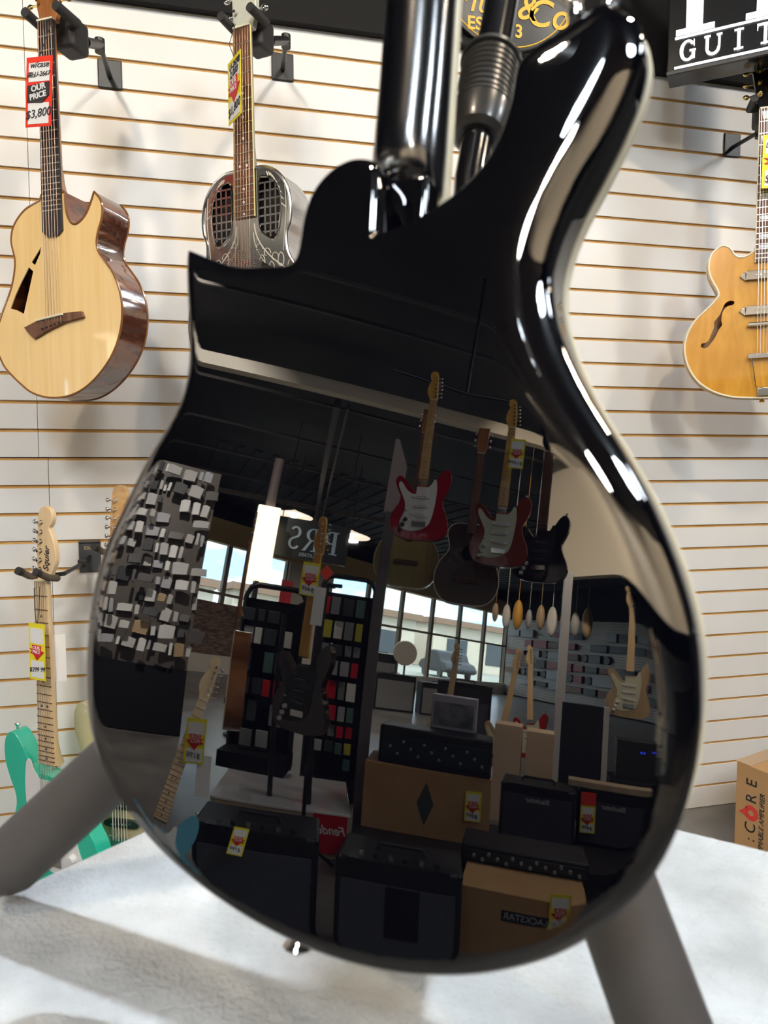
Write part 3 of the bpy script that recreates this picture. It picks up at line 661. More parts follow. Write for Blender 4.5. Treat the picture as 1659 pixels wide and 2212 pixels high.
def serif_letter(c, x, z0, h, m, par):
    t = h * .16; q = MB(); y0, y1 = -.008, -.001; s = h * .05
    def bx(x0, x1, a, b): q.prism([(x0, a), (x1, a), (x1, b), (x0, b)], y0, y1)
    w = h * .72
    def arc(cx, cz, rx, rz, a0, a1, tx, tz, n=22):
        o = [(cx + rx * math.cos(a), cz + rz * math.sin(a)) for a in np.linspace(a0, a1, n)]; i = [(cx + (rx - tx) * math.cos(a), cz + (rz - tz) * math.sin(a)) for a in np.linspace(a1, a0, n)]; q.prism(o + i, y0, y1)
    if c == 'I': bx(x - t / 2, x + t / 2, z0, z0 + h); bx(x - t * 1.4, x + t * 1.4, z0, z0 + s); bx(x - t * 1.4, x + t * 1.4, z0 + h - s, z0 + h)
    elif c == 'T': bx(x - t / 2, x + t / 2, z0, z0 + h); bx(x - t * 1.3, x + t * 1.3, z0, z0 + s); bx(x - w * .55, x + w * .55, z0 + h - s * 1.4, z0 + h); bx(x - w * .55, x - w * .55 + s, z0 + h * .72, z0 + h); bx(x + w * .55 - s, x + w * .55, z0 + h * .72, z0 + h)
    elif c == 'U':
        bx(x - w / 2, x - w / 2 + t, z0 + h * .35, z0 + h); bx(x + w / 2 - t * .7, x + w / 2, z0 + h * .35, z0 + h); arc(x, z0 + h * .36, w / 2, h * .37, PI, 2 * PI, t * .9, t * .6)
        bx(x - w / 2 - t * .5, x - w / 2 + t * 1.5, z0 + h - s, z0 + h); bx(x + w / 2 - t * 1.2, x + w / 2 + t * .5, z0 + h - s, z0 + h)
    elif c == 'G':
        arc(x, z0 + h / 2, w * .56, h * .52, .7, 2 * PI - .75, t * 1.1, t * .45, 40); bx(x + w * .28, x + w * .28 + t, z0 + h * .06, z0 + h * .48); bx(x + w * .12, x + w * .56, z0 + h * .45, z0 + h * .45 + s); bx(x + w * .40, x + w * .40 + s, z0 + h * .7, z0 + h)
    elif c in 'PR':
        bx(x - w * .35, x - w * .35 + t, z0, z0 + h); bx(x - w * .35 - t * .6, x - w * .35 + t * 1.7, z0, z0 + s); bx(x - w * .35 - t * .6, x, z0 + h - s, z0 + h); bx(x - w * .35, x, z0 + h * .45, z0 + h * .45 + s)
        arc(x, z0 + h * .725, w * .42, h * .275, -PI / 2, PI / 2, t * .95, s)
        if c == 'R': q.prism([(x - .02 * w, z0 + h * .47), (x + w * .16, z0 + h * .47), (x + w * .52, z0 + s), (x + w * .62, z0), (x + w * .36, z0)], y0, y1)
    elif c == 'A': q.prism([(x - w * .5, z0), (x - w * .5 + s, z0), (x + t * .1, z0 + h), (x - t * .1, z0 + h)], y0, y1); q.prism([(x + w * .5 - t, z0), (x + w * .5, z0), (x + t * .4, z0 + h), (x - t * .5, z0 + h)], y0, y1); bx(x - w * .3, x + w * .3, z0 + h * .3, z0 + h * .3 + s)
    elif c == 'S': arc(x, z0 + h * .74, w * .36, h * .26, .5, PI * 1.5, t * .8, t * .5); arc(x, z0 + h * .26, w * .38, h * .27, -PI * .85, PI * .5, t * .8, t * .5)
    q.build('lit_letter', m, par, smooth=0)
for k, c in enumerate('GUITARS'): serif_letter(c, .054 + k * .0645, .030, .052, LWs, r)
for c, x in (('P', .116), ('R', .292), ('S', .47)): serif_letter(c, x, .102, .27, LW, r)

# ================================================================== AMPLIFIER CARTON
P0 = Vector((1.545, 1.85, 0)); ex = (Vector((1.668, 1.863, 0)) - Vector((1.545, 1.85, 0))); ef = Vector((1.551, 1.729, 0)) - Vector((1.545, 1.85, 0))
# left face runs from the corner toward the camera-right; right-angled box
ef = Vector((.30, -.954, 0)); ex = Vector((.954, .30, 0)).normalized()
r = empty('amplifier_carton', label='brown carton with sideways black lettering and red round mark, lower right on the floor', cat='box', M=basis(ef, ex, Vector((0, 0, 1)), (1.545, 1.85, FL)))
BX, BH = .42, .298
MB().box((BX / 2, .2, BH / 2), (BX, .40, BH)).build('carton', carton, r, bevel=.002)
MB().box((.02, .16, BH + .0006), (.05, .32, .0008)).build('packing_tape', mat('tan_tape', (.50, .34, .2), .25), r, smooth=0)
MB().prism_z([(.10, .0), (.26, .10), (.26, .25), (.16, .06)], BH + .0002, BH + .001).build('red_mark', red_ink, r, smooth=0)
def vtext(s, size, x, z, m, **k): return text(s, size, (x, -.0009, z), m, r, rot=(PI / 2, -PI / 2, 0), depth=.0004, **k)
for c, z in (('E', .248), ('R', .200), ('C', .108)): vtext(c, .048, .052, z, ink)
text(':', .045, (.052, -.0009, .072), ink, r, rot=(PI / 2, -PI / 2, 0), depth=.0004); vtext('O', .045, .052, .028, ink)
q = MB(); A = [(.052 + .023 * math.cos(a), .154 + .023 * math.sin(a)) for a in np.linspace(-2.6, 2.6, 26)] + [(.052 + .009 * math.cos(a), .154 + .009 * math.sin(a)) for a in np.linspace(2.6, -2.6, 26)]
q.prism(A, -.0014, -.0004); q.prism([(.012, .146), (.040, .140), (.044, .162), (.036, .172), (.030, .160)], -.0014, -.0004); q.build('red_mark', red_ink, r, smooth=0)
vtext('AMMABLE AMPLIFIER', .0215, .086, .128, ink, shear=.2)

# ================================================================== TABLE UNDER THE STAND
K = Vector((.12, .773)); lt = Vector((-.789, -.614)); rt = Vector((.73, -.683))
tab = [K, K + lt * .56, Vector((-.175, .405)), Vector((.335, .285)), K + rt * .52]
stone = vary('pale_textured_cover', (.40, .41, .405), (.62, .635, .64), 16, (1, 1, 1), rough=.6, detail=10, lo=.3, hi=.72, spec=.3)
n = stone.node_tree; b = n.nodes['Principled BSDF']; t = n.nodes.new('ShaderNodeTexCoord')
nz1 = n.nodes.new('ShaderNodeTexNoise'); nz1.inputs['Scale'].default_value = 210; nz1.inputs['Detail'].default_value = 8; nz1.inputs['Distortion'].default_value = .8
wv = n.nodes.new('ShaderNodeTexWave'); wv.inputs['Scale'].default_value = 105; wv.inputs['Distortion'].default_value = 1.5; mp_ = n.nodes.new('ShaderNodeMapping'); mp_.inputs['Rotation'].default_value = (0, 0, 1.0)
vo_ = n.nodes.new('ShaderNodeTexVoronoi'); vo_.feature = 'DISTANCE_TO_EDGE'; vo_.inputs['Scale'].default_value = 5.2; cr_ = n.nodes.new('ShaderNodeValToRGB'); cr_.color_ramp.elements[0].position = 0; cr_.color_ramp.elements[1].position = .012
cr_.color_ramp.elements[0].color = (0, 0, 0, 1); nd = n.nodes.new('ShaderNodeTexNoise'); nd.inputs['Scale'].default_value = 30; mxd = n.nodes.new('ShaderNodeMixRGB'); mxd.inputs[0].default_value = .035
def mth(op, a, b_, v=None):
    m_ = n.nodes.new('ShaderNodeMath'); m_.operation = op; n.links.new(a, m_.inputs[0])
    if v is None: n.links.new(b_, m_.inputs[1])
    else: m_.inputs[1].default_value = v
    return m_.outputs[0]
bu = n.nodes.new('ShaderNodeBump'); bu.inputs['Strength'].default_value = 1.0; bu.inputs['Distance'].default_value = .0028
n.links.new(t.outputs['Object'], nz1.inputs['Vector']); n.links.new(t.outputs['Object'], mp_.inputs[0]); n.links.new(mp_.outputs[0], wv.inputs['Vector'])
n.links.new(t.outputs['Object'], nd.inputs['Vector']); n.links.new(t.outputs['Object'], mxd.inputs[1]); n.links.new(nd.outputs['Color'], mxd.inputs[2]); n.links.new(mxd.outputs[0], vo_.inputs['Vector'])
n.links.new(vo_.outputs['Distance'], cr_.inputs['Fac'])
hh = mth('ADD', nz1.outputs['Fac'], mth('MULTIPLY', wv.outputs['Fac'], None, .10)); hh = mth('ADD', hh, mth('MULTIPLY', cr_.outputs['Color'], None, .18))
n.links.new(hh, bu.inputs['Height']); n.links.new(bu.outputs[0], b.inputs['Normal'])
r = empty('display_table', (.12, .55, FL), label='pale grey stone-look display table carrying the black guitar and its stand', cat='table')
q = MB().prism_z([(p.x - .12, p.y - .55) for p in tab], .84 - FL, .88 - FL); q.build('tabletop', stone, r, bevel=.004)
q = MB().prism_z([((p.x - .12) * .86 + .0, (p.y - .55) * .86) for p in tab], 0, .84 - FL); q.build('pedestal', mat('pedestal_white', (.7, .7, .69), .6), r, smooth=0)

# ================================================================== BLACK GUITAR (seen from behind)
NW = Vector((-0.63572714, -0.75763011, 0.14780941)); AW = Vector((0.09501006, 0.11322858, 0.98901586)); RW = Vector((0.76604444, -0.64278761, 0))
PP = Vector((0.19071814, 0.22728903, 1.15565718)); RD = 2.5; DC = (-.17, -.03); TH_ = .050
G = empty('electric_guitar', label='glossy black double-cutaway electric guitar seen from behind, filling the foreground on its stand', cat='guitar', M=basis(RW, -NW, AW, PP))
GO = [(-.303, .1724), (-.3002, .1551), (-.2937, .1266), (-.2893, .1014), (-.2912, .0824), (-.2996, .0662), (-.3139, .0465), (-.3292, .0200), (-.3440, -.0080), (-.3520, -.0370), (-.3535, -.0665), (-.3516, -.0910), (-.3458, -.1128), (-.3345, -.1310), (-.317, -.1480), (-.2950, -.1630), (-.2716, -.1735), (-.2449, -.1820), (-.2171, -.1882), (-.1885, -.1916), (-.1621, -.1920), (-.133, -.1884), (-.1075, -.1815), (-.0858, -.1725), (-.0645, -.1600), (-.0475, -.1450), (-.0350, -.1300), (-.0255, -.1130), (-.0187, -.0940), (-.0150, -.0724), (-.0143, -.0482), (-.0172, -.0223), (-.0245, .0018), (-.0353, .0265), (-.0485, .0500), (-.0640, .0746), (-.0748, .0955), (-.0820, .1146), (-.0848, .1336), (-.0820, .1521), (-.0752, .1701), (-.0656, .1896), (-.0562, .2110), (-.0505, .2290), (-.0500, .2440), (-.0545, .2560), (-.0640, .2635), (-.0740, .2610), (-.0860, .2530), (-.0984, .2465), (-.1065, .2378), (-.1089, .2154), (-.1156, .1940), (-.1264, .1800), (-.1403, .1707), (-.1560, .1640), (-.1723, .1601), (-.1745, .1900), (-.1774, .2006), (-.1886, .2055), (-.1997, .2044), (-.2093, .1985), (-.2159, .1894), (-.2192, .1757), (-.2205, .1560), (-.2261, .1517), (-.2416, .1528), (-.2611, .1557), (-.2783, .1614)]
gout = np.array(spline(GO, 9, corners=(0, 56)))
def pdist(P, poly):
    a = poly; b = np.roll(poly, -1, 0); ab = b - a; L2 = (ab ** 2).sum(1) + 1e-12; out = np.empty(len(P))
    for s in range(0, len(P), 4000):
        p = P[s:s + 4000, None, :]; t = np.clip(((p - a) * ab).sum(2) / L2, 0, 1); d = p - (a + t[..., None] * ab); out[s:s + 4000] = np.sqrt((d ** 2).sum(2)).min(1)
    return out
def inside(P, poly):
    x, y = P[:, 0], P[:, 1]; c = np.zeros(len(P), bool); j = len(poly) - 1
    for i in range(len(poly)):
        xi, yi = poly[i]; xj, yj = poly[j]
        m_ = ((yi > y) != (yj > y)) & (x < (xj - xi) * (y - yi) / (yj - yi + 1e-15) + xi); c ^= m_; j = i
    return c
GS = .0015; gx = np.arange(-.37, .005, GS); gz = np.arange(-.21, .285, GS)
XX, ZZ = np.meshgrid(gx, gz); GP = np.stack([XX.ravel(), ZZ.ravel()], 1)
def pnear(P, poly):
    o = np.empty(len(P), int)
    for s in range(0, len(P), 4000): o[s:s + 4000] = ((P[s:s + 4000, None, :] - poly) ** 2).sum(2).argmin(1)
    return o
ge = pdist(GP, gout); ge[~inside(GP, gout)] = 0
ki = [0, 4, 8, 11, 14, 17, 24, 28, 32, 36, 42, 45, 47, 50, 56, 64, 69]
ke = [7, 7, 12, 15, 11, 6, 6, 9, 18, 24, 23, 18, 12, 7, 5, 6, 7]; kh = [2.2, 2.5, 4.2, 5.0, 3.2, 1.4, 1.4, 2.6, 6.5, 9.5, 9.5, 8, 5, 2.2, 1.5, 1.8, 2.2]
gi = pnear(GP, gout) / 9.
ER = np.interp(gi, ki, ke) * .001; HR = np.interp(gi, ki, kh) * .001
roll = (HR * np.clip(1 - ge / ER, 0, 1) ** 2.6).reshape(XX.shape)
k = np.array([1, 4, 6, 4, 1]) / 16.
for _ in range(3):
    p = np.pad(roll, 2, mode='edge'); roll = sum(k[i] * p[:, i:i + roll.shape[1]] for i in range(5))[2:-2]
    p = np.pad(roll, 2, mode='edge'); roll = sum(k[i] * p[i:i + roll.shape[0], :] for i in range(5))[:, 2:-2]
RF = .0032
def depth(P):
    fx = np.clip((P[:, 0] - gx[0]) / GS, 0, len(gx) - 1.001); fz = np.clip((P[:, 1] - gz[0]) / GS, 0, len(gz) - 1.001)
    i = fx.astype(int); j = fz.astype(int); u = fx - i; v = fz - j
    h = roll[j, i] * (1 - u) * (1 - v) + roll[j, i + 1] * u * (1 - v) + roll[j + 1, i] * (1 - u) * v + roll[j + 1, i + 1] * u * v
    e_ = pdist(P, gout); q_ = np.clip((RF - e_) / RF, 0, 1)
    return h + ((P[:, 0] - DC[0]) ** 2 + (P[:, 1] - DC[1]) ** 2) / (2 * RD) + RF * (1 - np.sqrt(np.clip(1 - q_ ** 2, 0, 1)))
tng = np.roll(gout, -1, 0) - np.roll(gout, 1, 0); tng /= np.linalg.norm(tng, axis=1)[:, None]
inn = np.stack([-tng[:, 1], tng[:, 0]], 1)
if not inside(gout[200:201] + inn[200:201] * .002, gout)[0]: inn = -inn
rings = [gout]
for e_ in (.0001, .0004, .001, .0019, .003, .0044):
    q = gout + inn * e_; ok = (pdist(q, gout) > e_ * .93) & inside(q, gout); rings.append(q[ok])
cs = .003; cx_, cz_ = np.meshgrid(np.arange(-.36, 0, cs), np.arange(-.2, .275, cs)); cp = np.stack([cx_.ravel(), cz_.ravel()], 1)
cp = cp[inside(cp, gout)]; cp = cp[pdist(cp, gout) > .0062]
allp = np.vstack(rings + [cp]); n0 = len(gout)
edges = [(i, (i + 1) % n0) for i in range(n0)]
vo, eo, fo, *_ = geometry.delaunay_2d_cdt([Vector(p) for p in allp], edges, [], 1, 1e-7)
P2 = np.array([tuple(v) for v in vo]); dpt = depth(P2)
eps = .0003; sx = (depth(P2 + [eps, 0]) - depth(P2 - [eps, 0])) / (2 * eps); sz = (depth(P2 + [0, eps]) - depth(P2 - [0, eps])) / (2 * eps)
Nn = np.stack([-(-sx) * 1., -np.ones(len(P2)), -(-sz) * 1.], 1)      # outward normal of y = depth, facing -y
Nn /= np.linalg.norm(Nn, axis=1)[:, None]
ed = pdist(P2, gout)
bi = np.where(ed < 2e-6)[0]
order = [int(np.argmin(((P2 - g_) ** 2).sum(1))) for g_ in gout]
for kk, vi in enumerate(order): Nn[vi] = (-inn[kk][0] * .98, -.2, -inn[kk][1] * .98)
V = [(P2[i][0], dpt[i], P2[i][1]) for i in range(len(P2))]; Fc = [tuple(f) for f in fo]
NN = [tuple(v) for v in Nn]
base = len(V); ys = (.030, .0452)
for y in ys:
    for kk in range(n0): V.append((gout[kk][0], y, gout[kk][1])); NN.append((-inn[kk][0], 0, -inn[kk][1]))
for kk in range(n0):
    k2 = (kk + 1) % n0
    Fc.append((order[kk], order[k2], base + k2, base + kk)); Fc.append((base + kk, base + k2, base + n0 + k2, base + n0 + kk))
me = bpy.data.meshes.new('body'); me.from_pydata(V, [], Fc)
bm = bmesh.new(); bm.from_mesh(me); bmesh.ops.recalc_face_normals(bm, faces=bm.faces)
bm.faces.ensure_lookup_table()
f0 = max(bm.faces, key=lambda f: f.calc_center_median().x * 0 - abs(f.calc_center_median().x + .2) - abs(f.calc_center_median().z))
if f0.normal.y > 0: bmesh.ops.reverse_faces(bm, faces=bm.faces)
bm.to_mesh(me); bm.free(); me.shade_smooth(); me.normals_split_custom_set_from_vertices(NN)
body = bpy.data.objects.new('body', me); COL.objects.link(body); body.parent = G; me.materials.append(gloss_black)
q = MB(); go2 = gout - inn * .0012
q.prism([tuple(p) for p in go2], .0452, .0515).build('binding', cream, G, bevel=.0012, smooth=60)
# neck
nx = -.1768
q = MB(); n = 16; secs = []
def nsec(z, w, y0, dpth, pw=2.2):
    o = []
    for i in range(n + 1):
        t = -1 + 2 * i / n; a = PI * i / n
        o.append((nx - w / 2 * math.cos(a) * 1.0, y0 - dpth * (math.sin(a) ** (1 / 1.5)), z))
    return o
vs = []; zs = [(.64, .038, .0545, .019), (.45, .040, .0545, .0205), (.32, .0405, .0545, .0215), (.262, .041, .0545, .0225), (.235, .041, .0545, .024), (.220, .041, .0545, .025), (.209, .0405, .0545, .0235), (.202, .040, .0545, .018), (.199, .039, .0545, .010)]
for z, w, y0, d in zs: vs += nsec(z, w, y0, d)
m_ = n + 1
fs = [(i * m_ + k_, i * m_ + k_ + 1, (i + 1) * m_ + k_ + 1, (i + 1) * m_ + k_) for i in range(len(zs) - 1) for k_ in range(n)] + [(i * m_, (i + 1) * m_, (i + 1) * m_ + n, i * m_ + n) for i in range(len(zs) - 1)]
fs += [tuple(range(m_))[::-1], tuple((len(zs) - 1) * m_ + k_ for k_ in range(m_))]
q.add(vs, fs).build('neck', neck_black, G, smooth=70)
MB().prism([(nx - .012, .13), (nx + .0195, .13), (nx + .0195, .203), (nx - .012, .203)], .034, .0515).build('neck_heel', gloss_black, G, bevel=.003)
MB().prism([(nx - .0195, .64), (nx + .0205, .64), (nx + .0225, .16), (nx - .0225, .16)], .0545, .0605).build('fretboard', cream, G, bevel=.0008)
MB().prism([(nx - .018, .64), (nx + .019, .64), (nx + .021, .161), (nx - .021, .161)], .0605, .0615).build('fretboard_face', rosewood, G, smooth=0)
for k in range(12): MB().box((nx + .0195, .0600, .20 + .031 * k), (.006, .0012, .0014)).build('fret_end', steel, G, smooth=0)
for (x, z, dx, dz) in ((-.1995, -.1925, 0, -1), (-.0668, .262, .2, 1)):
    d = Vector((dx, 0, dz)).normalized(); b0 = Vector((x, .028, z))
    MB().tube([b0, b0 + d * .004, b0 + d * .008, b0 + d * .012, b0 + d * .014], [.004, .004, .005, .008, .0065], 20).build('strap_button', chrome, G)
MB().tube([(-.081, .026, .259), (-.0825, .026, .268), (-.083, .026, .272)], [.004, .004, .007], 18).build('strap_button', chrome, G)

# ================================================================== GUITAR STAND
r = empty('guitar_stand', (.159, .47, .88), label='black tubular guitar stand with ribbed height collar and grey padded legs, holding the black guitar', cat='guitar stand')
def LS(p): return Vector(p) - r.location
tA = LS((.192, .538, 1.412)); tB = LS((.246, .612, 1.595)); td = (tB - tA).normalized()
tube_m = mat('satin_black_tube', (.006, .006, .008), .16, coat=.3)
hub = LS((.159, .47, 1.204))
MB().tube([hub, tA, tA + td * .06], .0125, 24).build('lower_tube', tube_m, r)
MB().tube([tA + td * .05, tA + td * .75], .0143, 28).build('upper_tube', tube_m, r)
c0 = tA + td * .042
prof = [(0, .016), (.004, .021), (.014, .0235), (.028, .0242), (.0285, .0250), (.031, .0250), (.0315, .0222)]
for k in range(8): prof += [(.034 + k * .0058, .0222), (.035 + k * .0058, .0236), (.0384 + k * .0058, .0236), (.0394 + k * .0058, .0222)]
prof += [(.082, .0222), (.0825, .0252), (.086, .0252), (.0865, .018)]
MB().tube([c0 + td * a for a, b in prof], [b for a, b in prof], 40).build('height_collar', mat('collar_plastic', (.03, .03, .03), .3, coat=.2), r, smooth=35)
MB().tube([hub + Vector((0, 0, -.03)), hub + Vector((0, 0, .035))], .026, 24).build('hub', black_plastic, r, bevel=.003)
fl = LS((-.158, .541, .9045)); q = MB(); d = (fl - hub).normalized()
MB().tube([hub, hub + d * .03, fl - d * .03, fl - d * .012, fl - d * .003, fl], [.021, .0225, .0232, .023, .020, .012], 32).build('leg', rubber, r)
fr = LS((.235, .245, .9045)); fr = LS((.219, .290, .893)); d = (fr - hub).normalized(); fr2 = fr + d * .03; fr2.z = max(fr2.z, -.0005 + .024 - .025 + .0)
MB().tube([hub, hub + d * .03, fr - d * .02, fr - d * .006, fr], [.022, .0235, .0235, .021, .012], 32).build('leg', rubber, r)
fb = LS((.20, .64, .9045)); d = (fb - hub).normalized()
MB().tube([hub, hub + d * .03, fb - d * .02, fb], [.022, .0235, .0235, .014], 32).build('leg', rubber, r)
# lower body rest cradle touching the guitar
MB().tube([hub + Vector((0, 0, .0)), hub + Vector((-.01, -.03, -.012))], .012, 16).build('cradle_arm', black_metal, r)

# ================================================================== THE SHOP MIRRORED IN THE GUITAR
MF = Vector((.9, .43, 0)).normalized()
fabric = mat('black_grille_cloth', (.02, .022, .028), .6)
nn_ = fabric.node_tree; bb = nn_.nodes['Principled BSDF']; tt = nn_.nodes.new('ShaderNodeTexCoord'); w1 = nn_.nodes.new('ShaderNodeTexChecker'); w1.inputs['Scale'].default_value = 190
w1.inputs[1].default_value = (.022, .024, .034, 1); w1.inputs[2].default_value = (.14, .15, .18, 1); nn_.links.new(tt.outputs['Object'], w1.inputs['Vector']); nn_.links.new(w1.outputs['Color'], bb.inputs['Base Color'])
flat_grille = mat('dark_blue_grey_cloth', (.05, .052, .075), .7)
silver_ink = mat('silver_lettering', (.55, .55, .58), .4)
def amp(pl, pr, zt, zb, dep, label, brand=None, grille=fabric, knobs=6, logo=True, head=False, group=None, sz=.035):
    pl, pr = Vector((*pl, 0)), Vector((*pr, 0)); w = (pr - pl).length; n = Vector((pr.y - pl.y, -(pr.x - pl.x), 0)).normalized()
    if n.dot(Vector((.9, .4, 0))) < 0: n = -n
    c = (pl + pr) / 2; h = zt - zb
    r = empty('guitar_amplifier', (c.x, c.y, zb), facing(n), label, 'amplifier', group)
    MB().box((0, dep / 2, h / 2), (w, dep, h)).build('cabinet', tolex, r, bevel=.012)
    if head:
        MB().box((0, -.002, h * .45), (w * .94, .01, h * .6)).build('control_panel', mat('dark_panel', (.012, .02, .022), .4), r, bevel=.002)
        for i in range(14): MB().lathe([(.008, 0), (.007, -.014)], (-w * .42 + i * w * .062 + (i % 3) * .004, -.006, h * (.3 + .33 * ((i * 7) % 3) / 2)), 'y', 10).build('knob', mat('grey_knob', (.30, .33, .34), .4), r)
        return r
    MB().box((0, -.003, h * .44), (w * .9, .008, h * .78)).build('grille', grille, r, smooth=0)
    MB().tube([(-.09, dep * .5, h), (-.08, dep * .5, h + .022), (.08, dep * .5, h + .022), (.09, dep * .5, h)], .008, 8).build('handle', black_plastic, r)
    q = MB(); q.box((0, .02, h - .012), (w * .8, .05, .028)); q.build('control_panel', black_metal, r)
    for i in range(knobs): MB().lathe([(.011, 0), (.010, .016)], (-w * .3 + i * w * .6 / max(knobs - 1, 1), .03, h + .002), 'z', 12).build('knob', chrome_dark if i % 2 else black_plastic, r)
    if brand: text(brand, sz, (0, -.0085, h * .76), silver_ink, r, sx=1.0, bold=.0008)
    elif logo: text('Fender', .035, (-w * .3, -.0085, h * .75), silver_ink, r, shear=.3)
    for sx_ in (-1, 1):
        for sz_ in (0, 1): MB().ball((sx_ * (w / 2 - .012), .012, .012 + sz_ * (h - .024)), .014, 8, 6).build('corner', black_metal, r)
    return r
def box_thing(name, pl, pr, zt, zb, dep, m, label, cat='box', group=None):
    pl, pr = Vector((*pl, 0)), Vector((*pr, 0)); w = (pr - pl).length; n = Vector((pr.y - pl.y, -(pr.x - pl.x), 0)).normalized()
    if n.dot(Vector((.9, .4, 0))) < 0: n = -n
    c = (pl + pr) / 2
    r = empty(name, (c.x, c.y, zb), facing(n), label, cat, group)
    MB().box((0, dep / 2, (zt - zb) / 2), (w, dep, zt - zb)).build('carton' if cat == 'box' else 'board', m, r, bevel=.003)
    return r, w, zt - zb, n
amp((-1.905, .15), (-1.738, -.325), .385, FL, .28, 'black guitar amplifier with sparkling cloth front, nearest the blue guitar', logo=False)
A2 = amp((-1.611, -.345), (-1.376, -.728), .385, FL, .26, 'black guitar amplifier with sparkling cloth front and hang tag, beside the lowest carton', logo=False)
MB().box((-.02, -.012, .26), (.12, .004, .17)).build('hang_booklet', mat('dark_booklet', (.006, .006, .008), .4), A2, bevel=.003)
r, w, h, n = box_thing('amplifier_carton', (-1.60, -.87), (-1.30, -1.24), .262, FL, .32, carton, 'brown carton with dark lettering strip, lowest box beside the amplifier with booklet')
MB().box((-.02, -.001, .21), (.2, .002, .04)).build('label_strip', ink, r, smooth=0); text('BLACKSTAR', .034, (-.02, -.003, .21), silver_ink, r)
amp((-1.83, -1.02), (-1.50, -1.44), .335, .262, .25, 'flat black amplifier head lying on the lowest carton', head=True)
bench = MB(); bench.prism_z([(-2.38, -.70), (-1.60, -2.10), (-2.05, -2.55), (-2.95, -1.10)], .10, .165)
for p in ((-2.42, -.85), (-1.75, -2.08), (-2.1, -2.4), (-2.85, -1.1)): bench.box((p[0], p[1], .035), (.05, .05, .13))
tag(bench.build('low_bench', mat('bench_black', (.012, .012, .013), .4)), 'low black bench carrying the carton with the diamond mark and two amplifiers', 'bench')
r, w, h, n = box_thing('amplifier_carton', (-2.567, -.865), (-2.205, -1.441), .505, .165, .34, carton, 'large brown carton with dark diamond mark on the low bench')
MB().prism([(-.045, .17), (.0, .28), (.045, .17), (0, .06)], -.0015, 0).build('diamond_mark', mat('dark_green_mark', (.06, .075, .06), .6), r, smooth=0)
CART = r
amp((-2.55, -.93), (-2.20, -1.43), .70, .507, .22, 'black rack processor covered in small knobs, standing on the diamond carton', head=True)
amp((-2.33, -1.596), (-2.068, -1.90), .47, .168, .26, 'black amplifier with silver name at its top right, beside the diamond carton', 'Blackstar', flat_grille, 0)
amp((-2.20, -2.034), (-1.92, -2.31), .455, .168, .26, 'black amplifier with red topped tag, right end of the low bench', 'Blackstar', flat_grille, 0)
def mtag(loc, w, h, price, label, redtop=False, n=MF, lean=0):
    r = price_tag(Matrix.Translation(loc) @ Matrix.Rotation(facing(n), 4, 'Z') @ Matrix.Rotation(lean, 4, 'X'), w, h, 'y', [], (price, .34, 0), label)
    if redtop: MB().box((0, -.001, .035), (w, .002, .07)).build('red_header', red, r, smooth=0)
mtag((-2.245, -1.36, .435), .085, .15, '$899', 'yellow edged price tag on the diamond carton')
mtag((-2.140, -2.062, .385), .085, .15, '$499', 'yellow edged price tag with red header on the end amplifier', True)
mtag((-1.355, -1.150, .300), .08, .15, '$138', 'yellow edged price tag on the lowest carton')
mtag((-1.795, -.03, .405), .06, .12, '$799', 'yellow edged price tag lying on the amplifier near the blue guitar', lean=D2(-60))
# plinth
pl, pr = Vector((-2.859, -.061)), Vector((-2.596, -.808)); n = Vector((pr.y - pl.y, -(pr.x - pl.x))).normalized()
if n.x < 0: n = -n
r = empty('display_plinth', ((pl.x + pr.x) / 2, (pl.y + pr.y) / 2, FL), facing(n), 'low plinth with white top, pale wood sides and red cloth corner', 'plinth')
PW = (pr - pl).length
MB().box((0, .36, .115), (PW, .72, .22)).build('base', wood_edge, r, smooth=0); MB().box((0, .36, .232), (PW + .01, .73, .014)).build('top', mat('plinth_white', (.80, .80, .82), .12, coat=.5), r, bevel=.002)
MB().box((-.29, -.003, .13), (.19, .006, .20)).build('red_panel', mat('red_vinyl', (.50, .005, .01), .5), r, smooth=0)
text('Fender', .065, (-.29, -.0075, .15), white_card, r, shear=.35, bold=.0008)
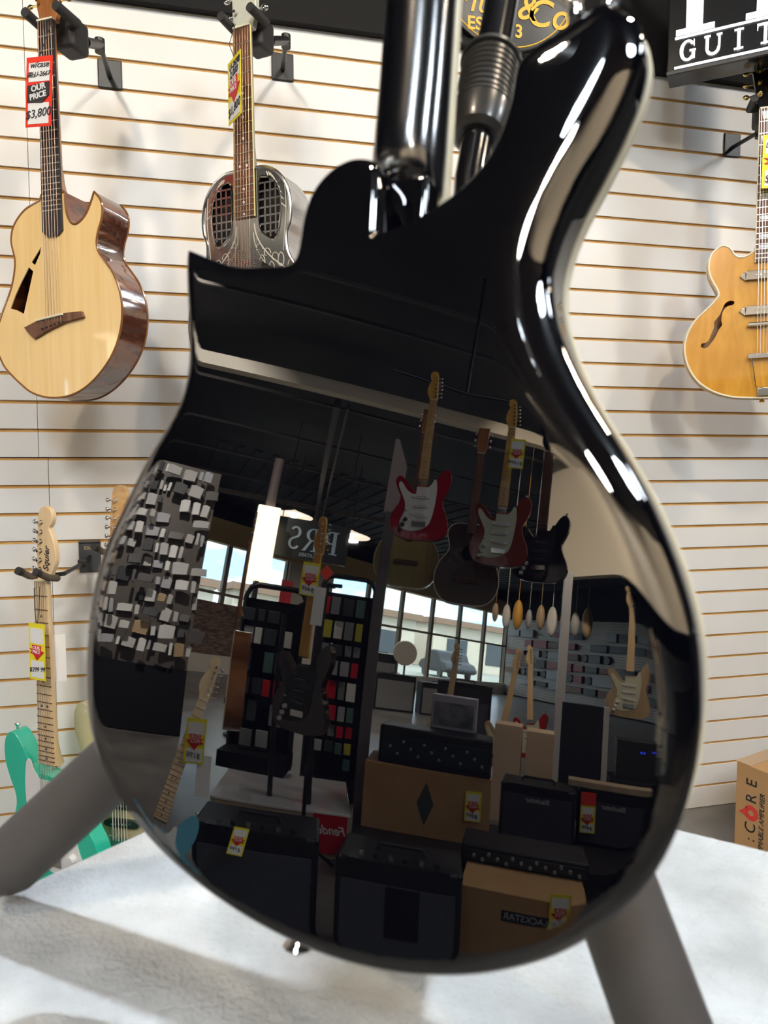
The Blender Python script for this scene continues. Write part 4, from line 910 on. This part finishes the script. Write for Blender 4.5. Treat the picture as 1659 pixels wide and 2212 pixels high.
# gondola racks with packs
ORD = ['zeroth', 'first', 'second', 'third', 'fourth', 'fifth', 'sixth', 'seventh', 'eighth', 'ninth', 'tenth', 'eleventh', 'twelfth', 'thirteenth', 'fourteenth', 'fifteenth', 'sixteenth', 'seventeenth', 'eighteenth', 'nineteenth', 'twentieth', 'twenty-first', 'twenty-second', 'twenty-third', 'twenty-fourth', 'twenty-fifth', 'twenty-sixth', 'twenty-seventh', 'twenty-eighth', 'twenty-ninth', 'thirtieth']
def rack(loc, n, w, h, label, seed, arch=True):
    rnd = random.Random(seed)
    r = empty('accessory_rack', loc, facing(n), label, 'display rack', 'accessory racks by the post')
    for s in (-1, 1): MB().tube([(s * w / 2, 0, 0), (s * w / 2, 0, h - .08), (s * (w / 2 - .03), 0, h - .02), (s * (w / 2 - .09), 0, h), (0, 0, h)], .020, 10).build('frame_tube', black_metal, r)
    MB().box((0, .03, h * .48), (w * .96, .015, h * .88)).build('back_panel', black_paint, r, smooth=0)
    MB().box((0, -.08, .05), (w * 1.04, .35, .10)).build('base_shelf', black_paint, r, smooth=0)
    cols = [mat('grey_pack', (.42, .44, .46), .35), white_card, mat('clear_pack', (.25, .27, .29), .2), deep_red, mat('dark_pack', (.05, .06, .07), .3), mat('yellow_green_pack', (.55, .52, .05), .4), mat('dark_pack', (.05, .06, .07), .3), mat('teal_pack', (.10, .20, .18), .4)]
    z = h - .16; row = 0; cn = ['grey', 'white', 'smoky clear', 'deep red', 'dark', 'yellow-green', 'dark', 'teal']
    while z > .16:
        ph = rnd.choice((.09, .12, .15)); x = -w / 2 + .06; row += 1; col = 0
        while x < w / 2 - .05:
            pw = rnd.choice((.06, .08, .10)); col += 1; ci = rnd.choice((0, 0, 1, 2, 2, 3, 4, 4, 4, 5 if seed == 5 else 4, 6, 7))
            if rnd.random() > .18:
                dxx = rnd.uniform(.03, .10)
                o = MB().box((x + pw / 2, -dxx, z - ph / 2), (pw * .88, .02, ph * .9)).build('hanging_pack', cols[ci], None, bevel=.003)
                o.matrix_world = Matrix.Translation(loc) @ Matrix.Rotation(facing(n), 4, 'Z')
                tag(o, cn[ci] + ' packet, ' + ORD[col] + ' from the left in the ' + ORD[row] + ' row of ' + label.split(' with')[0], 'packet', 'accessory packets on ' + label.split(' with')[0])
            x += pw + .01
        z -= ph + .03
    return r
rack((-3.62, -.50, .21 + 0 * FL), MF, .46, 1.18, 'the left accessory rack with grey and red packets', 3)
rack((-3.95, -1.18, FL), MF, .44, 1.62, 'the right accessory rack with yellow and grey packets', 5)
o = MB().tube([(-2.90, -.42, .213), (-2.92, -.40, 1.2)], .016, 12); o.tube([(-2.78, -.62, .213), (-2.82, -.60, 1.35)], .02, 12); o.tube([(-2.92, -.40, 1.2), (-2.82, -.6, 1.35)], .014, 12)
tag(o.build('pole_rack', black_metal), 'pair of black poles rising from the white plinth', 'rack')
# post
MB().box((-2.774, -.94, .93), (.066, .066, 1.92), Matrix.Rotation(.45, 3, 'Z')).build('trim_7', mat('grey_post', (.16, .145, .145), .5), smooth=0)['kind'] = 'structure'
MB().box((-3.55, -3.10, .96), (.07, .07, 1.98), Matrix.Rotation(.6, 3, 'Z')).build('trim_8', mat('silver_post', (.45, .46, .50), .4), smooth=0)['kind'] = 'structure'
o = MB().prism([(-.055, 0), (.045, 0), (.045, .47), (.02, .47), (-.055, .30)], -.006, .006).build('slanted_board', mat('pinkish_board', (.42, .34, .33), .6)); o.location = (-2.76, -.93, 1.885); o.rotation_euler = (0, 0, facing(MF)); tag(o, 'pinkish slant-topped board on top of the grey post', 'board')
# glowing pillar lamp
r = empty('pillar_lamp', (-5.79, -.75, FL), facing((1, .2)), 'glowing white pillar lamp on a black pole', 'lamp')
MB().box((0, 0, 2.0), (.27, .20, .80)).build('shade', mat('lamp_shade_glow', (.9, .88, .8), .5, emit=(1, .88, .58), estr=13), r, bevel=.02)
MB().tube([(0, 0, 0), (0, 0, 1.6)], .03, 12).build('pole', black_metal, r); MB().lathe([(.16, 0), (.16, .02), (.03, .04)]).build('base', black_metal, r)
MB().tube([(0, 0, 2.4), (0, 0, 2.95)], .06, 12).build('top_post', mat('mauve_post', (.25, .20, .20), .6), r)
# hanging PRS sign
pl, pr = Vector((-6.25, -.95, 0)), Vector((-5.98, -1.85, 0)); n = Vector((.95, .29, 0)).normalized()
r = empty('hanging_sign', (*((pl + pr) / 2).xy, 2.17), facing(n), 'black hanging sign with pale blue serif letters, beyond the pillar lamp', 'sign')
MB().box((0, .03, 0), (.95, .05, .46)).build('sign_board', mat('sign_dark', (.015, .017, .02), .3), r, smooth=0)
pale = mat('pale_blue_letter', (.35, .45, .55), .4, emit=(.4, .55, .75), estr=.35)
for c, x in (('P', -.25), ('R', -.02), ('S', .20)): serif_letter(c, x, -.13, .27, pale, r)
text('GUITARS', .06, (0, .002, -.18), pale, r)
for s in (-1, 1): MB().tube([(s * .4, .03, .23), (s * .4, .03, CE - 2.17)], .006, 6).build('cable', black_metal, r)

# hanging guitars on the display rail
rail = MB().tube([(-2.64, -.72, 2.72), (-2.60, -1.25, 2.72), (-2.45, -1.62, 2.72), (-2.36, -2.02, 2.72)], .014, 10)
rail.tube([(-2.36, -2.02, 2.72), (-2.36, -2.02, 3.6)], .012, 10); rail.tube([(-2.60, -1.25, 2.72), (-2.60, -1.25, 3.6)], .012, 10)
tag(rail.build('display_rail', black_metal), 'thin black display rail hung from the ceiling for the high guitars', 'rail')
r = empty('electric_guitar', (-2.36, -.90, 2.475), facing((.86, .50)), 'metallic red double-cutaway electric guitar with white pickguard hanging high', 'guitar'); r.rotation_euler[1] = D2(2)
strat(r, red_lac, pg_white, amber, amber, amber, ZB=-.80, det=True, knobs=dot_black)
r = empty('electric_guitar', (-2.21, -1.36, 2.405), facing((.80, .6)), 'red-brown electric guitar with mint pickguard hanging high beside the metallic red one', 'guitar')
strat(r, sun_lac, pg_mint, amber, amber, amber, ZB=-.80, det=True, knobs=pg_mint)
r = empty('electric_guitar', (-2.27, -1.70, 2.38), facing((.6, .8)), 'black electric guitar hanging at the right end of the display rail', 'guitar')
strat(r, mat('hung_black_lacquer', (.008, .008, .010), .08, coat=1), mat('dark_guard', (.02, .02, .02), .2), rosewood, rosewood, mat('hb', (.01, .01, .01), .2), ZB=-.80, det=False)
def plain_acoustic(loc, n, topm, sidem, label, sc=1., parts=True, roll=0, group=None):
    r = empty('acoustic_guitar', loc, facing(n), label, 'guitar', group)
    O = [(0, -1.01), (.12, -1.0), (.185, -.94), (.205, -.85), (.185, -.76), (.145, -.70), (.128, -.66), (.138, -.61), (.150, -.56), (.135, -.515), (.09, -.49), (.03, -.487)]
    O = [(x * sc, z * .98 * sc) for x, z in O]; O = spline(O + [(-x, z) for x, z in O[:0:-1]], 4)
    MB().plate(O, [[(.048 * sc * math.cos(a), -.665 * sc + .048 * sc * math.sin(a)) for a in np.linspace(0, 2 * PI, 25)[:-1]]], 0, .003).build('soundboard', topm, r, smooth=0)
    q = MB(); n_ = len(O); q.add([(p[0], .003, p[1]) for p in O] + [(p[0], .10, p[1]) for p in O], [(i, i + n_, (i + 1) % n_ + n_, (i + 1) % n_) for i in range(n_)] + [tuple(range(n_, 2 * n_))]).build('sides', sidem, r, smooth=50)
    MB().tube([(p[0], 0, p[1]) for p in O + O[:1]], .003, 6, False).build('binding', cream, r)
    neck_parts(r, .50, .044, .056, .645, 20, rosewood, mahog, None, det=False, bodyz=.40)
    MB().prism([(-.022, 0), (.022, 0), (.032, .03), (.036, .17), (-.036, .17), (-.032, .03)], .004, .018).build('headstock', mahog, r, bevel=.002)
    MB().box((0, -.005, -.84 * sc), (.15, .010, .028)).build('bridge', rosewood, r, bevel=.002)
    for s in (-1, 1):
        for k in range(3): MB().ball((s * .046, .01, .05 + .04 * k), .009, 8, 6).build('tuning_peg', chrome, r)
    return r
olive = vary('dull_spruce', (.42, .32, .10), (.50, .38, .13), 3, (16, 1, 1), rough=.4)
plain_acoustic((-2.80, -1.10, 2.46), (.86, .5), olive, mahog, 'dull golden acoustic guitar hanging behind the metallic red one')
plain_acoustic((-2.50, -1.36, 2.32), (.84, .55), vary('dark_top', (.05, .03, .02), (.08, .045, .03), 4, (12, 1, 1), rough=.2, coat=.5), ebony, 'very dark acoustic guitar hanging between the two red guitars', .93)
mtag((-2.10, -1.335, 2.30), .08, .17, '$1,099', 'price tag hanging high on the red-brown guitar', n=Vector((.8, .6, 0)))

# amber-necked guitar with tags and the light blue guitar, on tripod stands
def tripod(loc, label, h=.55):
    r = empty('guitar_stand', (loc[0], loc[1], FL), 0, label, 'guitar stand')
    for k in range(3):
        a = 2 * PI * k / 3 + .3; MB().tube([(0, 0, .16), (.2 * math.cos(a), .2 * math.sin(a), .01)], .009, 8).build('leg', black_metal, r)
    MB().tube([(0, 0, .12), (0, 0, h)], .011, 10).build('upright', black_metal, r); MB().tube([(-.06, -.06, h), (0, 0, h), (.06, -.06, h)], .010, 8).build('yoke', rubber_dark, r)
r = empty('electric_guitar', (-2.23, -.345, 1.475), facing((.6, .8)), 'amber-necked dark electric guitar standing in front of the accessory racks', 'guitar')
strat(r, mat('dark_brown_lacquer', (.025, .010, .008), .1, coat=1), mat('dark_guard', (.02, .02, .02), .2), amber, amber, amber, ZB=-.80, det=False)
tripod((-2.48, -.50), 'black tripod stand under the amber-necked guitar', 1.40)
mtag((-2.205, -.315, 1.43), .085, .15, '$449', 'yellow edged price tag on the amber-necked guitar', n=Vector((1, .25, 0)))
tag(MB().box((-2.17, -.365, 1.24), (.002, .055, .17), Matrix.Rotation(.25, 3, 'Z')).build('warranty_card', white_card), 'white card hanging below the tag of the amber-necked guitar', 'card')
tag(MB().box((-2.22, -.40, 1.40), (.002, .05, .05), Matrix.Rotation(.7, 3, 'X')).build('red_card', red), 'small red diamond card behind the amber-necked guitar tag', 'card')
zt = Vector((-.305, -.317, .897)).normalized(); nf = Vector((1, .1, .25)); nf = (nf - zt * nf.dot(zt)).normalized(); xt = (-nf).cross(zt)
r = empty('electric_guitar', label='light blue double-cutaway electric guitar with pale maple neck, leaning near the left amplifier', cat='guitar', M=basis(xt, -nf, zt, (-1.684, .177, .865)))
r.scale = (.84, .84, .84); r.location.z = .845
strat(r, blue_lac, pg_white, maple, maple, maple, ZB=-.80, det=True)
tripod((-1.80, .40), 'black tripod stand under the light blue guitar', .26)
mtag((-1.60, .20, .80), .07, .14, '$199', 'yellow edged price tag on the light blue guitar', n=Vector((1, .1, 0)))
tag(MB().box((-1.61, .16, .62), (.001, .05, .13)).build('warranty_card', white_card), 'white card behind the tag of the light blue guitar', 'card')
BR = plain_acoustic((-2.86, -.10, 1.55), (-.17, .985), mahog, mahog, 'red-brown acoustic guitar seen edge-on left of the racks')

# things further back
amp((-4.2, -2.25), (-3.93, -2.66), .88, FL, .3, 'tall black amplifier stack behind the rack processor', None, flat_grille, 0, logo=False)
r, w, h, n = box_thing('picture_box', (-2.56, -1.25), (-2.40, -1.45), .885, .702, .10, mat('pale_lilac', (.50, .48, .55), .4), 'white box with grey product picture standing on the rack processor')
MB().box((0, -.001, h * .45), (w * .88, .002, h * .7)).build('printed_picture', vary('grey_picture', (.08, .08, .10), (.35, .34, .38), 9, (1, 1, 1), rough=.4), r, smooth=0)
r, w, h, n = box_thing('display_board', (-2.655, -2.305), (-2.48, -2.50), .90, .165, .05, mat('panel_dark', (.02, .022, .03), .5), 'dark upright board with white left edge behind the end amplifier', 'board')
MB().box((-w / 2 - .02, .03, h / 2), (.035, .08, h)).build('white_edge', mat('edge_white', (.7, .68, .66), .5), r, smooth=0)
for i, (a, b_, z) in enumerate((((-3.26, -2.22), (-3.13, -2.37), .66), ((-3.11, -2.40), (-2.98, -2.55), .64))):
    box_thing('pale_carton', a, b_, z, FL, .25, carton_pale, ('left' if i == 0 else 'right') + ' one of two pale cartons behind the low bench', group='pale cartons')
bx_ = MB(); bar(bx_, (-2.26, -2.02, .492), (-1.93, -2.36, .492), .10, .035); tag(bx_.build('wooden_plank', wood_edge, bevel=.003), 'pale wooden plank lying on the end amplifier', 'plank')
led = mat('blue_led', (.02, .03, .4), .4, emit=(.03, .06, 1), estr=5)
r, w, h, n = box_thing('digital_mixer', (-2.50, -2.66), (-2.27, -2.90), .70, .452, .2, black_plastic, 'black mixer with blue lit digits behind the plank', 'mixer')
for k in range(5): MB().box((-.12 + k * .02 + (k > 2) * .05, -.002, .19 - .01 * (k > 2)), (.012, .003, .012)).build('blue_digit', led, r, smooth=0)
tag(MB().box((-2.42, -2.86, .21), (.5, .35, .48), Matrix.Rotation(-.85, 3, 'Z')).build('side_table', black_paint, bevel=.01), 'black side table behind the end amplifier', 'table')
gm = mat('grey_body', (.42, .43, .46), .3)
wm = vary('tan_body', (.42, .30, .17), (.50, .36, .22), 3, (9, 1, 1), rough=.35)
base_g = [((-2.72, -3.0, 1.62), wm, 'tan'), ((-2.36, -3.15, 1.38), gm, 'grey'), ((-1.95, -2.95, 1.30), gm, 'grey'), ((-3.62, -2.05, 1.02), cream_lac, 'cream'), ((-3.55, -2.60, 1.05), wm, 'tan'), ((-3.85, -3.00, 1.10), red_lac, 'red')]
gn = ['tan electric guitar hanging beside the silver post', 'grey electric guitar to the left of its twin under the bulkhead', 'grey electric guitar to the right of its twin under the bulkhead', 'cream electric guitar on a stand left of the pale cartons', 'tan electric guitar on a stand behind the pale cartons', 'red electric guitar furthest back behind the pale cartons']
for (p, mm, c), lb in zip(base_g, gn):
    r = empty('electric_guitar', p, facing((.7, .7)), lb, 'guitar'); r.rotation_euler[1] = D2(random.uniform(-12, 12) if p[2] < 1.2 else 0)
    strat(r, mm, pg_mint, maple, maple, maple, ZB=-.80, det=False)
# hanging pale pods row
for k in range(9):
    f = k / 8; x, y = -4.74 + .62 * f, -3.20 - .72 * f
    q = MB(); q.ball((0, 0, -.11), .035 + .01 * (k % 3), 10, 8, (1, 1, 2.9)); q.tube([(0, 0, 0), (0, 0, CE - 1.74)], .003, 5)
    o = q.build('hanging_ukulele_bag', [wm, pg_white, amber, gm][k % 4]); o.location = (x, y, 1.72 - .03 * (k % 2)); tag(o, ['tan', 'white', 'amber', 'grey'][k % 4] + ' slim bag, ' + ORD[k + 1] + ' in the hanging row before the far slats', 'bag', 'slim bags in a row')
# goods on the far slatwall
rnd = random.Random(11)
fm = [mat('dark_red_goods', (.20, .02, .02), .5), dot_black, mat('brown_goods', (.14, .07, .04), .6), mat('grey_goods', (.22, .21, .21), .5)]
fn = ['dark red', 'black', 'brown', 'grey']
for rw_, z in enumerate((2.15, 1.82, 1.50, 1.18, .86, .54)):
    x = -16.6; cl = 0
    while x < -8.8 and cl < 11:
        cl += 1; w = rnd.uniform(.35, 1.0); h = rnd.uniform(.15, .26)
        if rnd.random() < .15: x += w + .1; continue
        if rw_ in (2, 4) and cl % 2 == 0:
            o = MB().lathe([(.12, 0), (.12, -.09), (.07, -.10)], (0, 0, 0), 'y', 16).build('headphones_box', dot_black); o.location = (x + .12, -12.38, z); x += .33
            tag(o, 'round black headphone pack, ' + ORD[cl] + ' along the ' + ORD[rw_ + 1] + ' row of the far tan slatwall', 'headphones', 'headphone packs on the far slatwall')
        else:
            ci = rnd.randrange(4)
            o = MB().box((0, 0, 0), (w, .12, h)).build('boxed_goods', fm[ci], bevel=.006); o.location = (x + w / 2, -12.40, z); x += w + .1
            tag(o, fn[ci] + ' boxed item, ' + ORD[cl] + ' along the ' + ORD[rw_ + 1] + ' row of the far tan slatwall', 'box', 'boxed goods on the far slatwall')
# amplifiers and drum in front of the windows
for i, (pl, pr, zt_, zb_) in enumerate((((-9.4, -4.0), (-9.2, -4.75), .62, FL), ((-9.15, -4.85), (-9.0, -5.5), .55, FL), ((-9.9, -4.1), (-9.8, -4.6), .95, FL))):
    amp(pl, pr, zt_, zb_, .35, ['grey fronted amplifier with small badge on the far sales floor', 'low dark amplifier right of the grey fronted one', 'taller cabinet behind the grey fronted amplifier'][i], None, grey_board, 0, logo=False)
o = MB().lathe([(.22, 0), (.23, -.01), (.23, -.16), (.22, -.17), (.0, -.165)], (0, 0, 0), 'y', 32).build('bass_drum', mat('drum_head', (.62, .58, .52), .5)); o.location = (-9.6, -4.65, 1.02); o.rotation_euler = (0, 0, facing((.9, .4))); tag(o, 'round drum with pale head before the windows', 'drum')
o = MB().tube([(-9.65, -4.7, FL), (-9.65, -4.7, 1.0)], .02, 8).build('drum_stand', black_metal); tag(o, 'thin black stand under the round drum', 'stand')
o = MB().box((-10.9, -2.4, 1.6), (.02, .28, .95), Matrix.Rotation(-.3, 3, 'Z')).build('hanging_banner', deep_red); tag(o, 'dark red banner hanging near the windows', 'banner')
# goods wall section and white goods on the slatwall to the left, out of direct view
rnd = random.Random(4)
q = MB(); q.box((-5.55, 1.02, 1.25), (.06, 2.2, 2.56)); o = q.build('wall_left', mat('dim_partition', (.10, .085, .075), .6), smooth=0); o['kind'] = 'structure'
MB().box((-5.50, 1.02, .28), (.06, 2.2, .6)).build('wall_left', black_paint, smooth=0)['kind'] = 'structure'
cols = [(pg_white, 'white'), (gm, 'light grey'), (mat('grey_pack2', (.55, .54, .52), .4), 'pale grey'), (black_plastic, 'black'), (wm, 'tan'), (mat('dark_goods2', (.08, .07, .07), .5), 'charcoal')]
for rw_ in range(12):
    z = 2.42 - rw_ * .15; y = 2.05; cl = 0
    while y > -.04:
        w = rnd.choice((.04, .06, .10, .13, .17, .20)); h = rnd.choice((.08, .10, .125, .135)); cl += 1
        if rnd.random() < .88 and cl < 30:
            ci = rnd.choice((0, 0, 0, 1, 2, 2, 2, 3, 4, 5)); dx_ = rnd.uniform(.01, .05); off = rnd.choice((.02, .06, .10, .16)); hw, hh_ = w * .45, h / 2 * .96
            q = MB(); q.add([(0, -hw, -hh_), (0, hw, -hh_ * .9), (0, hw * .9, hh_ * .8), (0, hw * .3, hh_), (0, -hw * .9, hh_ * .85), (dx_, -hw * .8, -hh_ * .9), (dx_, hw * .9, -hh_), (dx_ * .6, hw * .8, hh_ * .7), (dx_ * .5, hw * .2, hh_ * .95), (dx_ * .7, -hw, hh_ * .8)],
                [(0, 1, 2, 3, 4), (9, 8, 7, 6, 5), (0, 5, 6, 1), (1, 6, 7, 2), (2, 7, 8, 3), (3, 8, 9, 4), (4, 9, 5, 0)])
            q.tube([(-off, 0, hh_ * .8), (dx_ * .5, 0, hh_ * .8)], .003, 5)
            o = q.build('pegged_pack', cols[ci][0], bevel=.003); o.location = (-5.51 + off, y - w / 2, z); o.rotation_euler = (rnd.uniform(-.12, .12), rnd.uniform(-.15, .15), rnd.uniform(-.35, .35))
            tag(o, cols[ci][1] + ' pack, ' + ORD[cl] + ' from the slatwall in the ' + ORD[rw_ + 1] + ' row of the crowded side wall', 'packet', 'packs pegged on the crowded side wall')
        y -= w + .008
for i, (x, z, mm) in enumerate(((-1.30, 2.25, mahog), (-1.75, 2.22, koa), (-2.25, 2.22, red_lac))):
    plain_acoustic((x, 1.76, z), (-.5, -.87), [mahog, olive, red_lac][i], mm, ['mahogany topped acoustic guitar next left of the spruce one', 'golden topped acoustic guitar second left of the spruce one', 'red acoustic guitar third left of the spruce one'][i])
# outside
og = vary('outdoor_ground', (.28, .30, .24), (.40, .38, .33), .5, (1, 1, 1), rough=.9)
MB().box((-52, -12, -.25), (70, 130, .1)).build('ground', og, smooth=0)['kind'] = 'structure'
for i, (x, y, w, h) in enumerate(((-42, 2, 12, 3.2), (-46, -14, 16, 3.6), (-48, -34, 18, 3.8), (-60, -55, 20, 5))):
    r = empty('shop_building', (x, y, -.2), 0, 'low pale building across the car park, ' + ['first', 'second', 'third', 'fourth'][i] + ' from the left window', 'building', 'buildings across the car park')
    MB().box((0, 0, h / 2), (8, w, h)).build('walls', mat('pale_stucco', (.62, .56, .46), .9), r, smooth=0)
    MB().box((.2, 0, h + .25), (9, w + .6, .5)).build('roof', mat('brown_roof', (.25, .16, .11), .9), r, smooth=0)
    for k in range(4): MB().box((4.02, -w * .36 + k * w * .24, h * .45), (.1, w * .12, h * .5)).build('window', mat('dark_window', (.05, .06, .07), .2), r, smooth=0)
for i, (x, y) in enumerate(((-27, -6), (-28, -11), (-27.5, -16.5), (-26, -23))):
    r = empty('parked_car', (x, y, -.2), .1 * i, ['white', 'silver', 'dark', 'teal'][i] + ' parked car outside the windows', 'car')
    mm = [pg_white, gm, black_plastic, seafoam][i]
    MB().prism(spline([(-2.2, .35), (-2.2, .8), (-1.5, .95), (-.8, 1.4), (.8, 1.42), (1.4, 1.0), (2.2, .85), (2.25, .4)], 4), -.85, .85).build('car_body', mm, r, bevel=.08)
    for a in (-1.4, 1.4):
        for b_ in (-.85, .75): MB().lathe([(.32, 0), (.32, .12)], (a, b_, .33), 'y', 20).build('wheel', black_plastic, r)
# nest the small fittings under the part that carries them
for r in [o for o in bpy.data.objects if o.type == 'EMPTY' and o.get('category') == 'guitar']:
    ch = {}
    for c in [x for x in bpy.data.objects if x.parent == r]: ch.setdefault(c.name.split('.')[0], []).append(c)
    for host, kinds in (('headstock', ('tuning_peg', 'lettering')), ('fretboard', ('fret', 'inlay', 'fret_end')), ('bridge', ('saddle', 'bridge_pin')), ('tailpiece', ('tailpiece_wire', 'tailpiece_hinge')), ('top', ('window_rim', 'engraved_scroll', 'engraved_border'))):
        if host in ch:
            for kd in kinds:
                for c in ch.get(kd, []): c.parent = ch[host][0]
    for c in ch.get('pole_pieces', []) + ch.get('pole_piece', []):
        z = sum(v.co.z for v in c.data.vertices) / len(c.data.vertices)
        c.parent = min(ch['pickup'], key=lambda p_: abs(sum(v.co.z for v in p_.data.vertices) / len(p_.data.vertices) - z))
bpy.context.view_layer.update()
